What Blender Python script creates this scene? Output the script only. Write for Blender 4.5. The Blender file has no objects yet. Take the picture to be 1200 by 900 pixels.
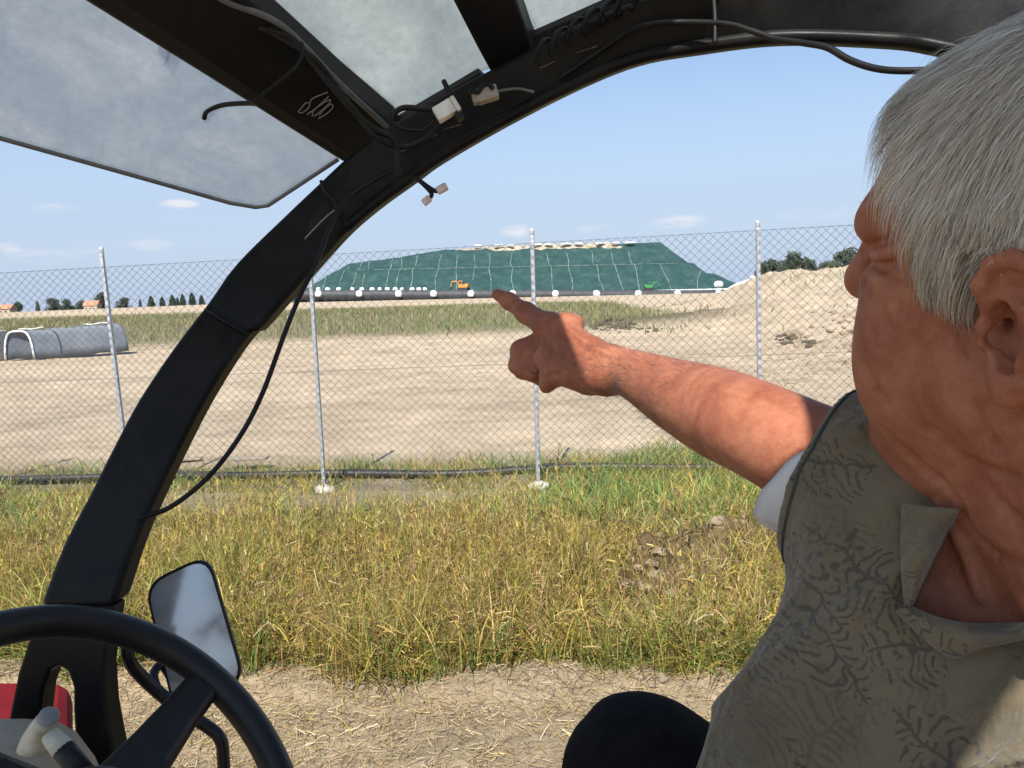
import bpy, math, random
import numpy as np
import openvdb as vdb
from mathutils import Vector
from mathutils.bvhtree import BVHTree
rng = np.random.default_rng(11)
random.seed(5)
scn = bpy.context.scene
COL = scn.collection

# ------------------------------------------------------------------ camera
FPX = 960.0
EYE = np.array([0, 0, 2.0])
PITCH, ROLL = math.radians(6.33), math.radians(2.2)
Fv = np.array([0, math.cos(PITCH), -math.sin(PITCH)])
R0 = np.array([1.0, 0, 0]); U0 = np.array([0, math.sin(PITCH), math.cos(PITCH)])
Rv = R0*math.cos(ROLL) - U0*math.sin(ROLL)
Uv = U0*math.cos(ROLL) + R0*math.sin(ROLL)
def P(px, py, d):
    return EYE + d*(Fv + (px-600)/FPX*Rv + (450-py)/FPX*Uv)
def PIX(X):
    q = np.asarray(X) - EYE
    d = q@Fv
    return 600+FPX*(q@Rv)/d, 450-FPX*(q@Uv)/d, d
def Py(px, py, Y):           # point on the ray through a pixel at world distance Y
    q = P(px, py, 1.0)-EYE
    return EYE + q*(Y/q[1])
cam_d = bpy.data.cameras.new('camera'); cam = bpy.data.objects.new('camera', cam_d); COL.objects.link(cam)
cam_d.sensor_width = 36; cam_d.lens = FPX/1200*36; cam_d.clip_start = .02; cam_d.clip_end = 20000
from mathutils import Matrix
cam.matrix_world = Matrix(((Rv[0], Uv[0], -Fv[0], EYE[0]), (Rv[1], Uv[1], -Fv[1], EYE[1]), (Rv[2], Uv[2], -Fv[2], EYE[2]), (0, 0, 0, 1)))
scn.camera = cam

# ------------------------------------------------------------------ noise (numpy)
def _hash(ix, iy, s):
    h = (ix.astype(np.int64)*374761393 + iy.astype(np.int64)*668265263 + s*974711) & 0xffffffff
    h = ((h ^ (h >> 13))*1274126177) & 0xffffffff
    h = h ^ (h >> 16)
    return (h & 0xffff)/65535.0
def vnoise(x, y, s=0):
    x = np.asarray(x, float); y = np.asarray(y, float)
    ix = np.floor(x); iy = np.floor(y); fx = x-ix; fy = y-iy
    fx = fx*fx*(3-2*fx); fy = fy*fy*(3-2*fy)
    a = _hash(ix, iy, s); b = _hash(ix+1, iy, s); c = _hash(ix, iy+1, s); d = _hash(ix+1, iy+1, s)
    return (a*(1-fx)+b*fx)*(1-fy) + (c*(1-fx)+d*fx)*fy
def fbm(x, y, s=0, o=4):
    t = 0; a = .5
    for i in range(o):
        t = t + a*(vnoise(x*2**i, y*2**i, s+i*17)-.5); a *= .55
    return t
def ss(a, b, x):
    t = np.clip((x-a)/(b-a), 0, 1); return t*t*(3-2*t)

# ------------------------------------------------------------------ materials
def mat(name):
    m = bpy.data.materials.new(name); m.use_nodes = True
    nt = m.node_tree; b = nt.nodes['Principled BSDF']
    return m, nt, b
def N(nt, t, **k):
    n = nt.nodes.new(t)
    for a, v in k.items(): setattr(n, a, v)
    return n
def ramp(nt, stops, src=None):
    r = N(nt, 'ShaderNodeValToRGB'); e = r.color_ramp.elements
    while len(e) < len(stops): e.new(.5)
    for i, (p, c) in enumerate(stops):
        e[i].position = p; e[i].color = (*c, 1) if len(c) == 3 else c
    if src is not None: nt.links.new(src, r.inputs[0])
    return r
def noise(nt, scale, detail=5, rough=.6, vec=None, dist=0):
    n = N(nt, 'ShaderNodeTexNoise'); n.inputs['Scale'].default_value = scale; n.inputs['Detail'].default_value = detail
    n.inputs['Roughness'].default_value = rough; n.inputs['Distortion'].default_value = dist
    if vec is not None: nt.links.new(vec, n.inputs['Vector'])
    return n
def mapped(nt, scale=(1, 1, 1), rot=(0, 0, 0), coord='Object'):
    tc = N(nt, 'ShaderNodeTexCoord'); mp = N(nt, 'ShaderNodeMapping')
    mp.inputs['Scale'].default_value = scale; mp.inputs['Rotation'].default_value = rot
    nt.links.new(tc.outputs[coord], mp.inputs[0]); return mp.outputs[0]
def bump(nt, b, src, strength, dist):
    bp = N(nt, 'ShaderNodeBump'); bp.inputs['Strength'].default_value = strength; bp.inputs['Distance'].default_value = dist
    nt.links.new(src, bp.inputs['Height']); nt.links.new(bp.outputs[0], b.inputs['Normal']); return bp
def mixc(nt, f, a, b, mode='MIX'):
    m = N(nt, 'ShaderNodeMix', data_type='RGBA', blend_type=mode)
    for i, v in ((0, f), (6, a), (7, b)):
        if hasattr(v, 'links'): nt.links.new(v, m.inputs[i])
        elif i == 0: m.inputs[0].default_value = v
        else: m.inputs[i].default_value = (*v, 1)
    return m.outputs[2]
def simple(name, c1, c2, scale=20, rough=.6, metal=0, bmp=0, bdist=.002, spec=.5, detail=5):
    m, nt, b = mat(name)
    v = mapped(nt); n = noise(nt, scale, detail, .65, v)
    r = ramp(nt, [(.3, c1), (.7, c2)], n.outputs[0]); nt.links.new(r.outputs[0], b.inputs['Base Color'])
    b.inputs['Roughness'].default_value = rough; b.inputs['Metallic'].default_value = metal
    b.inputs['Specular IOR Level'].default_value = spec
    if bmp: bump(nt, b, n.outputs[0], bmp, bdist)
    return m
def attr_mat(name, rough=.7, var=.25, scale=30, trans=0., bmp=0, bdist=.01, bscale=30, spec=.3):
    m, nt, b = mat(name)
    a = N(nt, 'ShaderNodeAttribute', attribute_name='Col')
    v = mapped(nt); n = noise(nt, scale, 6, .7, v)
    r = ramp(nt, [(.25, (1-var,)*3), (.75, (1+var,)*3)], n.outputs[0])
    c = mixc(nt, 1.0, a.outputs['Color'], r.outputs[0], 'MULTIPLY')
    nt.links.new(c, b.inputs['Base Color']); b.inputs['Roughness'].default_value = rough
    b.inputs['Specular IOR Level'].default_value = spec
    if bmp:
        n2 = noise(nt, bscale, 8, .75, v); bump(nt, b, n2.outputs[0], bmp, bdist)
    if trans:
        t = N(nt, 'ShaderNodeBsdfTranslucent'); nt.links.new(c, t.inputs[0])
        ms = N(nt, 'ShaderNodeMixShader'); ms.inputs[0].default_value = trans
        nt.links.new(b.outputs[0], ms.inputs[1]); nt.links.new(t.outputs[0], ms.inputs[2])
        nt.links.new(ms.outputs[0], nt.nodes['Material Output'].inputs[0])
    return m

# painted black steel with dust and scratches
def black_steel(name, base=.006, dust=.022, scale=9):
    m, nt, b = mat(name)
    v = mapped(nt)
    n = noise(nt, scale, 8, .7, v, .4)
    n2 = noise(nt, 90, 4, .7, v)
    r = ramp(nt, [(.42, (0, 0, 0)), (.8, (1, 1, 1))], n.outputs[0])
    col = mixc(nt, r.outputs[0], (base, base, base*1.08), (dust, dust*.95, dust*.85))
    w = noise(nt, 1, 2, .5, mapped(nt, (60, 4, 90), (.3, .5, .8)))
    r3 = ramp(nt, [(.70, (0, 0, 0)), (.78, (1, 1, 1))], w.outputs[0])
    mm = N(nt, 'ShaderNodeMath', operation='MULTIPLY'); nt.links.new(r3.outputs[0], mm.inputs[0]); mm.inputs[1].default_value = .0
    col = mixc(nt, mm.outputs[0], col, (.12, .115, .10))
    nt.links.new(col, b.inputs['Base Color'])
    rr = ramp(nt, [(.3, (.28,)*3), (.7, (.55,)*3)], n.outputs[0]); nt.links.new(rr.outputs[0], b.inputs['Roughness'])
    bump(nt, b, n2.outputs[0], .12, .002)
    b.inputs['Specular IOR Level'].default_value = .16
    return m
M_steel = black_steel('black_painted_steel')
M_plate = black_steel('grey_dusty_plate', .02, .06, 6)
M_bar = black_steel('black_roof_bar', .012, .022, 5)
M_rubber = simple('black_rubber', (.006, .006, .0065), (.012, .0115, .011), 40, .42, 0, .1, .001, .35)
M_cable = simple('black_cable', (.005, .005, .005), (.012, .012, .012), 60, .5, 0, 0, .002, .25)
M_cable2 = simple('grey_cable', (.10, .10, .095), (.16, .155, .145), 60, .5)
M_white_pl = simple('white_plastic', (.62, .60, .52), (.75, .73, .66), 60, .45, 0, .1, .0005)
M_beige_pl = simple('beige_plastic', (.26, .22, .16), (.40, .35, .26), 90, .5, 0, .2, .001)
M_conn = simple('pinkish_plastic', (.55, .38, .30), (.75, .66, .60), 120, .45)
M_dash = simple('beige_dash', (.30, .25, .19), (.40, .34, .26), 25, .7, 0, .15, .002)
M_lever = simple('lever_knob', (.5, .47, .36), (.72, .68, .52), 70, .5, 0, .15, .002)
M_greycap = simple('grey_cap', (.25, .24, .24), (.32, .31, .3), 40, .55)
M_red = simple('red_paint', (.12, .006, .010), (.19, .010, .014), 8, .8, 0, 0, .002, .15)
M_rust = simple('rust_streak', (.07, .03, .018), (.20, .11, .07), 80, .85, 0, .3, .001)
M_chalk = simple('pale_marker', (.20, .20, .19), (.30, .30, .28), 300, .9)
M_seal = simple('grey_seal', (.09, .09, .09), (.15, .15, .15), 50, .6)
M_steelpost = simple('galvanised_steel', (.30, .32, .34), (.62, .64, .66), 34, .5, .3, .1, .002)
M_wire = simple('galvanised_wire', (.09, .095, .10), (.19, .195, .20), 60, .55, .5)
M_concrete = simple('pale_concrete', (.42, .40, .36), (.62, .60, .55), 25, .9, 0, .5, .01)
M_slab = simple('dusty_slab', (.26, .22, .16), (.40, .34, .26), 18, .95, 0, .5, .01)
M_pipe = simple('black_pipe', (.012, .012, .013), (.05, .048, .045), 9, .5, 0, .2, .004)
M_bag = simple('white_bag', (.62, .63, .63), (.82, .83, .84), 2, .7)
M_rope = simple('pale_rope', (.04, .10, .085), (.34, .40, .34), .5, .8)
M_white = simple('white_pipe', (.70, .71, .70), (.84, .84, .82), 6, .5)
M_tarp = simple('grey_blue_tarp', (.095, .115, .15), (.165, .185, .215), 1.4, .65, 0, .4, .05)
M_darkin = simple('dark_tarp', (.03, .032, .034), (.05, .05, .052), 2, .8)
M_orange = simple('orange_paint', (.62, .25, .04), (.72, .32, .06), 2, .5)
M_green_p = simple('green_paint', (.04, .26, .06), (.07, .36, .10), 2, .6)
M_dark = simple('dark_metal', (.02, .02, .02), (.05, .05, .05), 5, .6)
M_strip = simple('black_liner', (.022, .026, .032), (.05, .055, .06), .5, .6, 0, .4, .2)
M_house = simple('pale_house_wall', (.45, .36, .28), (.55, .45, .35), .5, .9)
M_roof = simple('terracotta_roof', (.42, .20, .12), (.52, .28, .17), .6, .9)
M_window = simple('dark_window', (.03, .035, .04), (.05, .055, .06), 1, .2)
M_yellow = simple('yellow_cover', (.62, .52, .14), (.7, .6, .2), .5, .8)
M_grass = attr_mat('grass_blades', .6, .2, 3, .22)
M_straw = attr_mat('dry_straw', .75, .15, 20, .15)
M_leaf = attr_mat('tree_leaves', .75, .2, .3, .25)
M_bark = simple('bark', (.05, .04, .03), (.10, .08, .06), 3, .9)
M_clod = simple('earth_clods', (.22, .17, .11), (.38, .30, .205), 14, .95, 0, .9, .03, .15, 9)
M_clod_dark = simple('dark_earth', (.07, .055, .04), (.17, .14, .10), 6, .95, 0, .9, .05, .1, 9)
M_seat = simple('black_vinyl', (.02, .02, .02), (.035, .033, .03), 30, .5)

def grass_ground():
    m, nt, b = mat('soil_and_sand')
    a = N(nt, 'ShaderNodeAttribute', attribute_name='Col')
    v = mapped(nt)
    n1 = noise(nt, 1.6, 10, .72, v); n2 = noise(nt, 22, 8, .75, v); n3 = noise(nt, .18, 6, .6, v)
    r1 = ramp(nt, [(.3, (.72,)*3), (.7, (1.22,)*3)], n1.outputs[0])
    r2 = ramp(nt, [(.3, (.70,)*3), (.7, (1.25,)*3)], n2.outputs[0])
    r3 = ramp(nt, [(.3, (.9, .88, .84)), (.7, (1.08, 1.08, 1.1))], n3.outputs[0])
    c = mixc(nt, 1.0, a.outputs['Color'], r1.outputs[0], 'MULTIPLY')
    c = mixc(nt, 1.0, c, r2.outputs[0], 'MULTIPLY'); c = mixc(nt, 1.0, c, r3.outputs[0], 'MULTIPLY')
    nt.links.new(c, b.inputs['Base Color']); b.inputs['Roughness'].default_value = .95
    b.inputs['Specular IOR Level'].default_value = .15
    b1 = N(nt, 'ShaderNodeBump'); b1.inputs['Strength'].default_value = .8; b1.inputs['Distance'].default_value = .02
    nt.links.new(n2.outputs[0], b1.inputs['Height'])
    b2 = N(nt, 'ShaderNodeBump'); b2.inputs['Strength'].default_value = .6; b2.inputs['Distance'].default_value = .15
    nt.links.new(n1.outputs[0], b2.inputs['Height']); nt.links.new(b1.outputs[0], b2.inputs['Normal'])
    nt.links.new(b2.outputs[0], b.inputs['Normal'])
    return m
M_ground = grass_ground()

# ------------------------------------------------------------------ mesh helpers
def link(name, me, material=None, parent=None, smooth=True):
    o = bpy.data.objects.new(name, me); COL.objects.link(o)
    if material: me.materials.append(material)
    if parent is not None: o.parent = parent
    if smooth and len(me.polygons): me.polygons.foreach_set('use_smooth', np.ones(len(me.polygons), bool))
    return o
def tag(o, label=None, cat=None, group=None, kind=None):
    if label: o['label'] = label
    if cat: o['category'] = cat
    if group: o['group'] = group
    if kind: o['kind'] = kind
    return o
def empty(name, loc=(0, 0, 0)):
    o = bpy.data.objects.new(name, None); COL.objects.link(o); o.location = loc; o.empty_display_size = .1; return o
def npmesh(name, V, Fq, cols=None, tris=None):
    me = bpy.data.meshes.new(name)
    V = np.asarray(V, np.float32); nq = len(Fq); nt_ = 0 if tris is None else len(tris)
    me.vertices.add(len(V)); me.vertices.foreach_set('co', V.ravel())
    loops = np.asarray(Fq, np.int32).ravel() if nq else np.zeros(0, np.int32)
    st = np.arange(nq, dtype=np.int32)*4
    if nt_:
        loops = np.concatenate([loops, np.asarray(tris, np.int32).ravel()])
        st = np.concatenate([st, nq*4+np.arange(nt_, dtype=np.int32)*3])
    me.loops.add(len(loops)); me.loops.foreach_set('vertex_index', loops)
    me.polygons.add(nq+nt_); me.polygons.foreach_set('loop_start', st)
    me.update(calc_edges=True)
    if cols is not None:
        a = me.attributes.new('Col', 'FLOAT_COLOR', 'POINT')
        c4 = np.ones((len(V), 4), np.float32); c4[:, :3] = cols; a.data.foreach_set('color', c4.ravel())
    return me
class MB:                      # collects simple shapes into one mesh
    def __init__(s): s.v = []; s.f = []
    def add(s, V, Fs):
        k = len(s.v); s.v += [tuple(map(float, q)) for q in V]; s.f += [tuple(i+k for i in f) for f in Fs]
    def box(s, c, h, ax=None):
        ax = np.eye(3) if ax is None else np.asarray(ax, float); c = np.asarray(c, float)
        V = [c+sx*h[0]*ax[0]+sy*h[1]*ax[1]+sz*h[2]*ax[2] for sx in (-1, 1) for sy in (-1, 1) for sz in (-1, 1)]
        s.add(V, [(0, 1, 3, 2), (4, 6, 7, 5), (0, 4, 5, 1), (2, 3, 7, 6), (0, 2, 6, 4), (1, 5, 7, 3)])
    def tube(s, pts, r, n=8, cap=True, closed=False):
        pts = [np.asarray(p, float) for p in pts]; m = len(pts); rs = r if hasattr(r, '__len__') else [r]*m
        V = []; up = None
        for i in range(m):
            if closed: t = pts[(i+1) % m]-pts[i-1]
            else: t = pts[min(i+1, m-1)]-pts[max(i-1, 0)]
            t = t/(np.linalg.norm(t)+1e-12)
            if up is None:
                up = np.cross(t, [0.3, .2, 1.0]);
                if np.linalg.norm(up) < .1: up = np.cross(t, [1, 0, 0])
            up = up-t*(up@t); up = up/np.linalg.norm(up); b = np.cross(t, up)
            for j in range(n):
                a = 2*math.pi*j/n; V.append(pts[i]+rs[i]*(math.cos(a)*up+math.sin(a)*b))
        Fs = []
        for i in range(m if closed else m-1):
            for j in range(n):
                i2 = (i+1) % m
                Fs.append((i*n+j, i*n+(j+1) % n, i2*n+(j+1) % n, i2*n+j))
        if cap and not closed: Fs += [tuple(range(n-1, -1, -1)), tuple((m-1)*n+j for j in range(n))]
        s.add(V, Fs)
    def lathe(s, c, axis, prof, n=20):      # prof: (radius, offset along axis)
        axis = np.asarray(axis, float)/np.linalg.norm(axis); a = np.cross(axis, [.31, .2, 1]); a /= np.linalg.norm(a); b = np.cross(axis, a)
        V = []; m = len(prof)
        for (r, h) in prof:
            for j in range(n):
                t = 2*math.pi*j/n; V.append(np.asarray(c)+axis*h+r*(math.cos(t)*a+math.sin(t)*b))
        Fs = [(i*n+j, i*n+(j+1) % n, (i+1)*n+(j+1) % n, (i+1)*n+j) for i in range(m-1) for j in range(n)]
        Fs += [tuple(range(n-1, -1, -1)), tuple((m-1)*n+j for j in range(n))]
        s.add(V, Fs)
    def prism(s, front, back):
        n = len(front); s.add(list(front)+list(back), [tuple(range(n)), tuple(range(2*n-1, n-1, -1))]+[(i, n+i, n+(i+1) % n, (i+1) % n) for i in range(n)])
    def build(s, name, m, parent=None, smooth=False, bevel=0, seg=2, fixn=True):
        me = bpy.data.meshes.new(name); me.from_pydata(s.v, [], s.f); me.update()
        if fixn:
            import bmesh
            bm = bmesh.new(); bm.from_mesh(me); bmesh.ops.recalc_face_normals(bm, faces=bm.faces); bm.to_mesh(me); bm.free()
        o = link(name, me, m, parent, smooth)
        if bevel:
            bv = o.modifiers.new('bevel', 'BEVEL'); bv.width = bevel; bv.segments = seg; bv.limit_method = 'ANGLE'; bv.angle_limit = .6
            bv.harden_normals = False
        return o
def spline(pts, n=8):           # catmull-rom through points
    p = [np.asarray(q, float) for q in pts]; p = [2*p[0]-p[1]]+p+[2*p[-1]-p[-2]]; out = []
    for i in range(1, len(p)-2):
        for k in range(n):
            t = k/n
            out.append(.5*((2*p[i])+(-p[i-1]+p[i+1])*t+(2*p[i-1]-5*p[i]+4*p[i+1]-p[i+2])*t*t+(-p[i-1]+3*p[i]-3*p[i+1]+p[i+2])*t**3))
    out.append(p[-2]); return out

# ------------------------------------------------------------------ terrain
FY = lambda x: 7.05 - .095*x          # the fence line
def height(x, y, fine=True):
    x = np.asarray(x, float); y = np.asarray(y, float)
    fl = y-(FY(x)-7.05)
    h = .30*ss(4.15, 6.7, fl)
    yy = np.clip(y, 7, 230); xc = np.clip(x, -60, 60)
    h = h + (yy-7)/223*(.7-.018*xc)*ss(7, 40, yy)
    # earth heaps on the right
    hz = ss(11.0, 16.0, x-.05*(y-45)+1.5*fbm(x*.25, y*.25, 3))*np.exp(-np.clip((y-46)/11.5, -9, 9)**2*np.where(y < 46, 1, .4))
    hz = hz*ss(70, 48, x)
    h = h + hz*(2.1+.035*np.clip(x-14, 0, 40)+.8*fbm(x*.28, y*.28, 5))
    h = h + .9*np.exp(-((x-26)/9)**2-((y-70)/7)**2)
    h = h + .5*np.exp(-((x-9)/5)**2-((y-33)/3)**2)*ss(-4, 8, x)+1.1*ss(5.5, 11, x-.12*(y-20))*ss(13, 22, y)*ss(40, 28, y)*(.75+.6*fbm(x*.3, y*.3, 37, 3))
    # low weed bank
    h = h + .25*ss(27, 34, y)*ss(130, 60, y)*ss(14, 2, x)
    if fine:
        near = ss(60, 20, y)*ss(-60, -20, y)
        h = h + near*(.055*fbm(x*1.1, y*1.1, 1, 4)+.03*fbm(x*6, y*6, 2, 4))
        h = h + ss(3.75, 4.0, fl)*ss(4.4, 4.05, fl)*(.05+.12*fbm(x*5, y*5, 9, 4))
        cl = np.exp(-((x-.75)/.55)**2-((y-5.05)/.5)**2)+.8*np.exp(-((x-1.5)/.6)**2-((y-5.5)/.4)**2)
        h = h + cl*(.10+.75*fbm(x*3.3, y*3.3, 12, 4))-.10*np.exp(-((x-.62)/.2)**2-((y-4.95)/.35)**2)
        sand = ss(8.4, 9.5, y)
        h = h + sand*near*(.03*fbm(x*.35, y*3.2, 21, 3) + .05*np.abs(fbm(x*2, y*2, 22, 4)))
        rgh = ss(5, 9, x)*ss(12, 18, y)*ss(60, 45, y); h = h + rgh*(.35*fbm(x*1.3, y*1.3, 38, 4)+.16*np.abs(fbm(x*4, y*4, 39, 3)))
        h = h + hz*(.75*np.abs(fbm(x*.55, y*.55, 30, 5))+.22*fbm(x*2.4, y*2.4, 33, 4))
    return h
def ground_color(x, y):
    fl = y-(FY(x)-7.05)
    n = fbm(x*.8, y*.8, 41, 4); n2 = fbm(x*.12, y*.3, 44, 4); n3 = fbm(x*5, y*5, 47, 3)
    sand = np.array([.50, .402, .285]); straw = np.array([.40, .315, .205]); soil = np.array([.155, .115, .062])
    dirt = np.array([.27, .205, .135]); green = np.array([.10, .115, .045])
    c = np.ones(x.shape+(3,))*sand
    c = c*(1+.35*n2+.25*n)[..., None]
    tr = ss(.08, .25, fbm(x*.25, y*2.2, 51, 3))*ss(9, 11, y)*ss(40, 20, y)
    c = c*(1-.13*tr)[..., None]; ck = ss(.10, .2, fbm(x*1.6, y*4.5, 57, 4))*ss(9, 10, y)*ss(45, 25, y); c = c*(1-.15*ck)[..., None]
    wv = np.array(ss(6.0, 6.6, fl)*ss(8.9, 7.6, fl)*ss(-.15, .1, n+.1))
    c = c*(1-.6*wv)[..., None]+green*(.6*wv)[..., None]
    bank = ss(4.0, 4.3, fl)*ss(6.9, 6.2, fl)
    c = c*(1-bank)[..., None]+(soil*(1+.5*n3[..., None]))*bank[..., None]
    hl_ = np.exp(-((x-.62)/.22)**2-((y-4.95)/.42)**2); c = c*(1-.6*hl_)[..., None]
    nr = ss(4.2, 4.0, fl); c = c*(1-nr)[..., None]+(straw*(1+.5*n+.3*n3)[..., None])*nr[..., None]
    wb = ss(29, 33, y+2*n)*ss(110, 80, y)*ss(9, 4, x-.05*y+3*n)
    c = c*(1-.75*wb)[..., None]+np.array([.12, .115, .05])*(.75*wb)[..., None]
    far = ss(150, 400, y); c = c*(1-far)[..., None]+np.array([.17, .16, .09])*far[..., None]
    # darker disturbed patch and weeds on the heap
    dk = np.exp(-((x-6.5)/3.5)**2-((y-33)/1.6)**2); c = c*(1-.45*dk)[..., None]
    hp = ss(.12, .25, fbm(x*.35, y*.35, 61, 4))*ss(12, 15, x)*ss(20, 30, y)*ss(90, 50, y)
    c = c*(1-.35*hp)[..., None]+np.array([.12, .14, .06])*(.35*hp)[..., None]
    return np.clip(c, .02, .6)
def make_ground():
    rr = .35*np.exp(np.arange(0, 720)*.0133)
    rr = rr[rr < 4500]; rr = np.append(rr, 9000)
    ang = np.concatenate([np.radians(np.arange(-48, 48, .16)), np.radians(np.arange(48, 312, 3.0))])
    A, Rr = np.meshgrid(ang, rr)
    X = Rr*np.sin(A); Y = Rr*np.cos(A)
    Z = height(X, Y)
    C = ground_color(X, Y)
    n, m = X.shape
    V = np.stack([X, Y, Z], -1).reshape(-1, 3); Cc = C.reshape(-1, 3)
    i, j = np.meshgrid(np.arange(n-1), np.arange(m), indexing='ij'); j2 = (j+1) % m
    Fq = np.stack([i*m+j, (i+1)*m+j, (i+1)*m+j2, i*m+j2], -1).reshape(-1, 4)[:, ::-1]
    V = np.vstack([V, [[0, 0, float(height(0., 0.))]]]); Cc = np.vstack([Cc, Cc[:1]])
    jj = np.arange(m); tr = np.stack([np.full(m, len(V)-1), (jj+1) % m, jj], -1)[:, ::-1]
    me = npmesh('ground', V, Fq, Cc, tr)
    return tag(link('ground', me, M_ground), kind='structure')
make_ground()

# ------------------------------------------------------------------ blades
def blades(name, base, h, w, lean, az, col, m, seg=4, curl=1.0, tipcol=None, droop=0, label=None, cat=None, kind='stuff', twist=None):
    n = len(base); t = np.linspace(0, 1, seg+1)
    d = np.stack([np.cos(az), np.sin(az), np.zeros(n)], -1)
    fa = (rng.uniform(0, math.pi, n) if twist is None else twist); s = np.stack([np.cos(fa), np.sin(fa), np.zeros(n)], -1)
    tt = t[None, :, None]
    p = base[:, None]+d[:, None]*(h*lean)[:, None, None]*(.35*tt+.65*tt**(1+curl))
    z = h[:, None]*np.sqrt(np.clip(1-lean**2*.6, .05, 1))[:, None]*(t-droop*t**3)[None]
    p[..., 2] += z
    wd = w[:, None]*(1-t**1.6*.92)[None]*.5
    L = p-s[:, None]*wd[..., None]; Rr = p+s[:, None]*wd[..., None]
    V = np.stack([L, Rr], 2).reshape(-1, 3)
    b = np.arange(n)[:, None]*(2*(seg+1))+np.arange(seg)[None]*2
    Fq = np.stack([b, b+1, b+3, b+2], -1).reshape(-1, 4)
    tip = col if tipcol is None else tipcol
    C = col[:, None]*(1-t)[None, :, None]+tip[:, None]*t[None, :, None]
    C = np.repeat(C[:, :, None], 2, 2).reshape(-1, 3)
    me = npmesh(name, V, Fq, C)
    return me, (V, Fq, C)
def merge(parts):
    Vs, Fs, Cs, k = [], [], [], 0
    for V, Fq, C in parts: Vs.append(V); Fs.append(Fq+k); Cs.append(C); k += len(V)
    return np.vstack(Vs), np.vstack(Fs), np.vstack(Cs)
def pick(pal, n, jit=.15, wts=None):
    pal = np.array(pal); i = rng.choice(len(pal), n, p=wts); c = pal[i]*(1+rng.normal(0, jit, (n, 1)))
    return np.clip(c*(1+rng.normal(0, .05, (n, 3))), .01, .9)
def scatter(n, x0, x1, y0, y1, dens=None, cone=1.05):
    x = rng.uniform(x0, x1, n); y = rng.uniform(y0, y1, n); k = np.ones(n, bool)
    if cone: k &= np.abs(x) < .64*y*cone+.5
    if dens is not None: k &= rng.uniform(0, 1, n) < dens(x, y)
    x, y = x[k], y[k]
    return np.stack([x, y, height(x, y)-.01], -1)
YEL = (.42, .32, .065); OLI = (.21, .20, .042); GRN = (.10, .17, .04); STR = (.43, .31, .13); RED = (.24, .14, .06); LGR = (.26, .33, .09)
FLI = lambda x, y: y-(FY(x)-7.05)
def bare(x, y):
    cl = np.exp(-((x-.80)/.42)**2-((y-5.0)/.38)**2)+.9*np.exp(-((x-1.45)/.55)**2-((y-5.45)/.4)**2)
    return np.clip(1-1.25*cl+.6*fbm(x*5, y*5, 73, 2), .05, 1)
# tall dry grass on the bank
def dens_bank(x, y):
    f = FLI(x, y)+.55*fbm(x*2.5, x*0, 70, 4)+.25*fbm(x*7, y*7, 72, 2)
    return ss(4.0, 4.2, f)*ss(6.3, 5.1, f)*(.42+.58*ss(-.16, .12, fbm(x*2.2, y*2.2, 71, 3)))*bare(x, y)
parts = []
b = scatter(200000, -4.8, 4.8, 3.8, 6.9, dens_bank); n = len(b)
patch = fbm(b[:, 0]*.9, b[:, 1]*1.3, 75, 3)
f = FLI(b[:, 0], b[:, 1])
hh = (.42-.22*ss(4.5, 6.0, f))*rng.uniform(.2, 1.2, n)*(1+.9*patch)*(.65+.7*ss(-.2, .2, fbm(b[:, 0]*5, b[:, 1]*5, 76, 2)))
col = pick([YEL, OLI, GRN, STR, RED, LGR], n, .28, [.24, .20, .10, .28, .10, .08])
col = np.where((rng.uniform(0, 1, n) < .8*ss(-.04, .2, patch))[:, None], pick([LGR, GRN, OLI], n), col)
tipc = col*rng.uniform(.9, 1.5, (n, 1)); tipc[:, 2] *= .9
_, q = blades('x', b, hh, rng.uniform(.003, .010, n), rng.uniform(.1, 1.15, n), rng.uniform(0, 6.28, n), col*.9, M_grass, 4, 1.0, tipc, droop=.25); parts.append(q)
# thin stalks with seed heads
b = scatter(15000, -4.8, 4.8, 4.1, 6.6, lambda x, y: dens_bank(x, y)*.8); n = len(b)
hs = rng.uniform(.3, .85, n)*(1-.45*ss(4.8, 6.2, FLI(b[:, 0], b[:, 1]))); az = rng.uniform(0, 6.28, n); ln = rng.uniform(.05, .5, n); cs = pick([STR, YEL, RED, OLI], n, .2)
_, q = blades('x', b, hs, rng.uniform(.0025, .004, n), ln, az, cs, M_grass, 4, 1.0, cs*1.2); parts.append(q)
d = np.stack([np.cos(az), np.sin(az), np.zeros(n)], -1); top = b+d*(hs*ln)[:, None]; top[:, 2] = b[:, 2]+hs*np.sqrt(1-ln**2*.6)
for k in range(7):
    pos = top-np.array([0, 0, 1])*rng.uniform(0, .09, n)[:, None]+rng.normal(0, .004, (n, 3)); mk = rng.uniform(0, 1, n) < .6
    pos = pos[mk]; nn = len(pos)
    _, q = blades('x', pos, rng.uniform(.018, .04, nn), rng.uniform(.004, .009, nn), rng.uniform(.2, .9, nn), rng.uniform(0, 6.28, nn), cs[mk]*1.15, M_grass, 2, 1); parts.append(q)
b = scatter(130000, -4.8, 4.8, 3.9, 6.7, lambda x, y: np.clip(dens_bank(x, y)*1.2+.12*ss(4, 4.2, FLI(x, y))*ss(6.6, 6.2, FLI(x, y)), 0, 1)); n = len(b); f = FLI(b[:, 0], b[:, 1])
b[:, 2] += rng.uniform(0, 1, n)**1.5*(.34-.22*ss(4.4, 6.0, f))
col = pick([STR, RED, YEL, OLI, (.30, .20, .10), (.50, .40, .22)], n, .25, [.24, .20, .18, .14, .18, .06])
az = rng.uniform(0, 6.28, n); L = rng.uniform(.02, .11, n); d = np.stack([np.cos(az), np.sin(az), rng.normal(0, .55, n)], -1)
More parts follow.
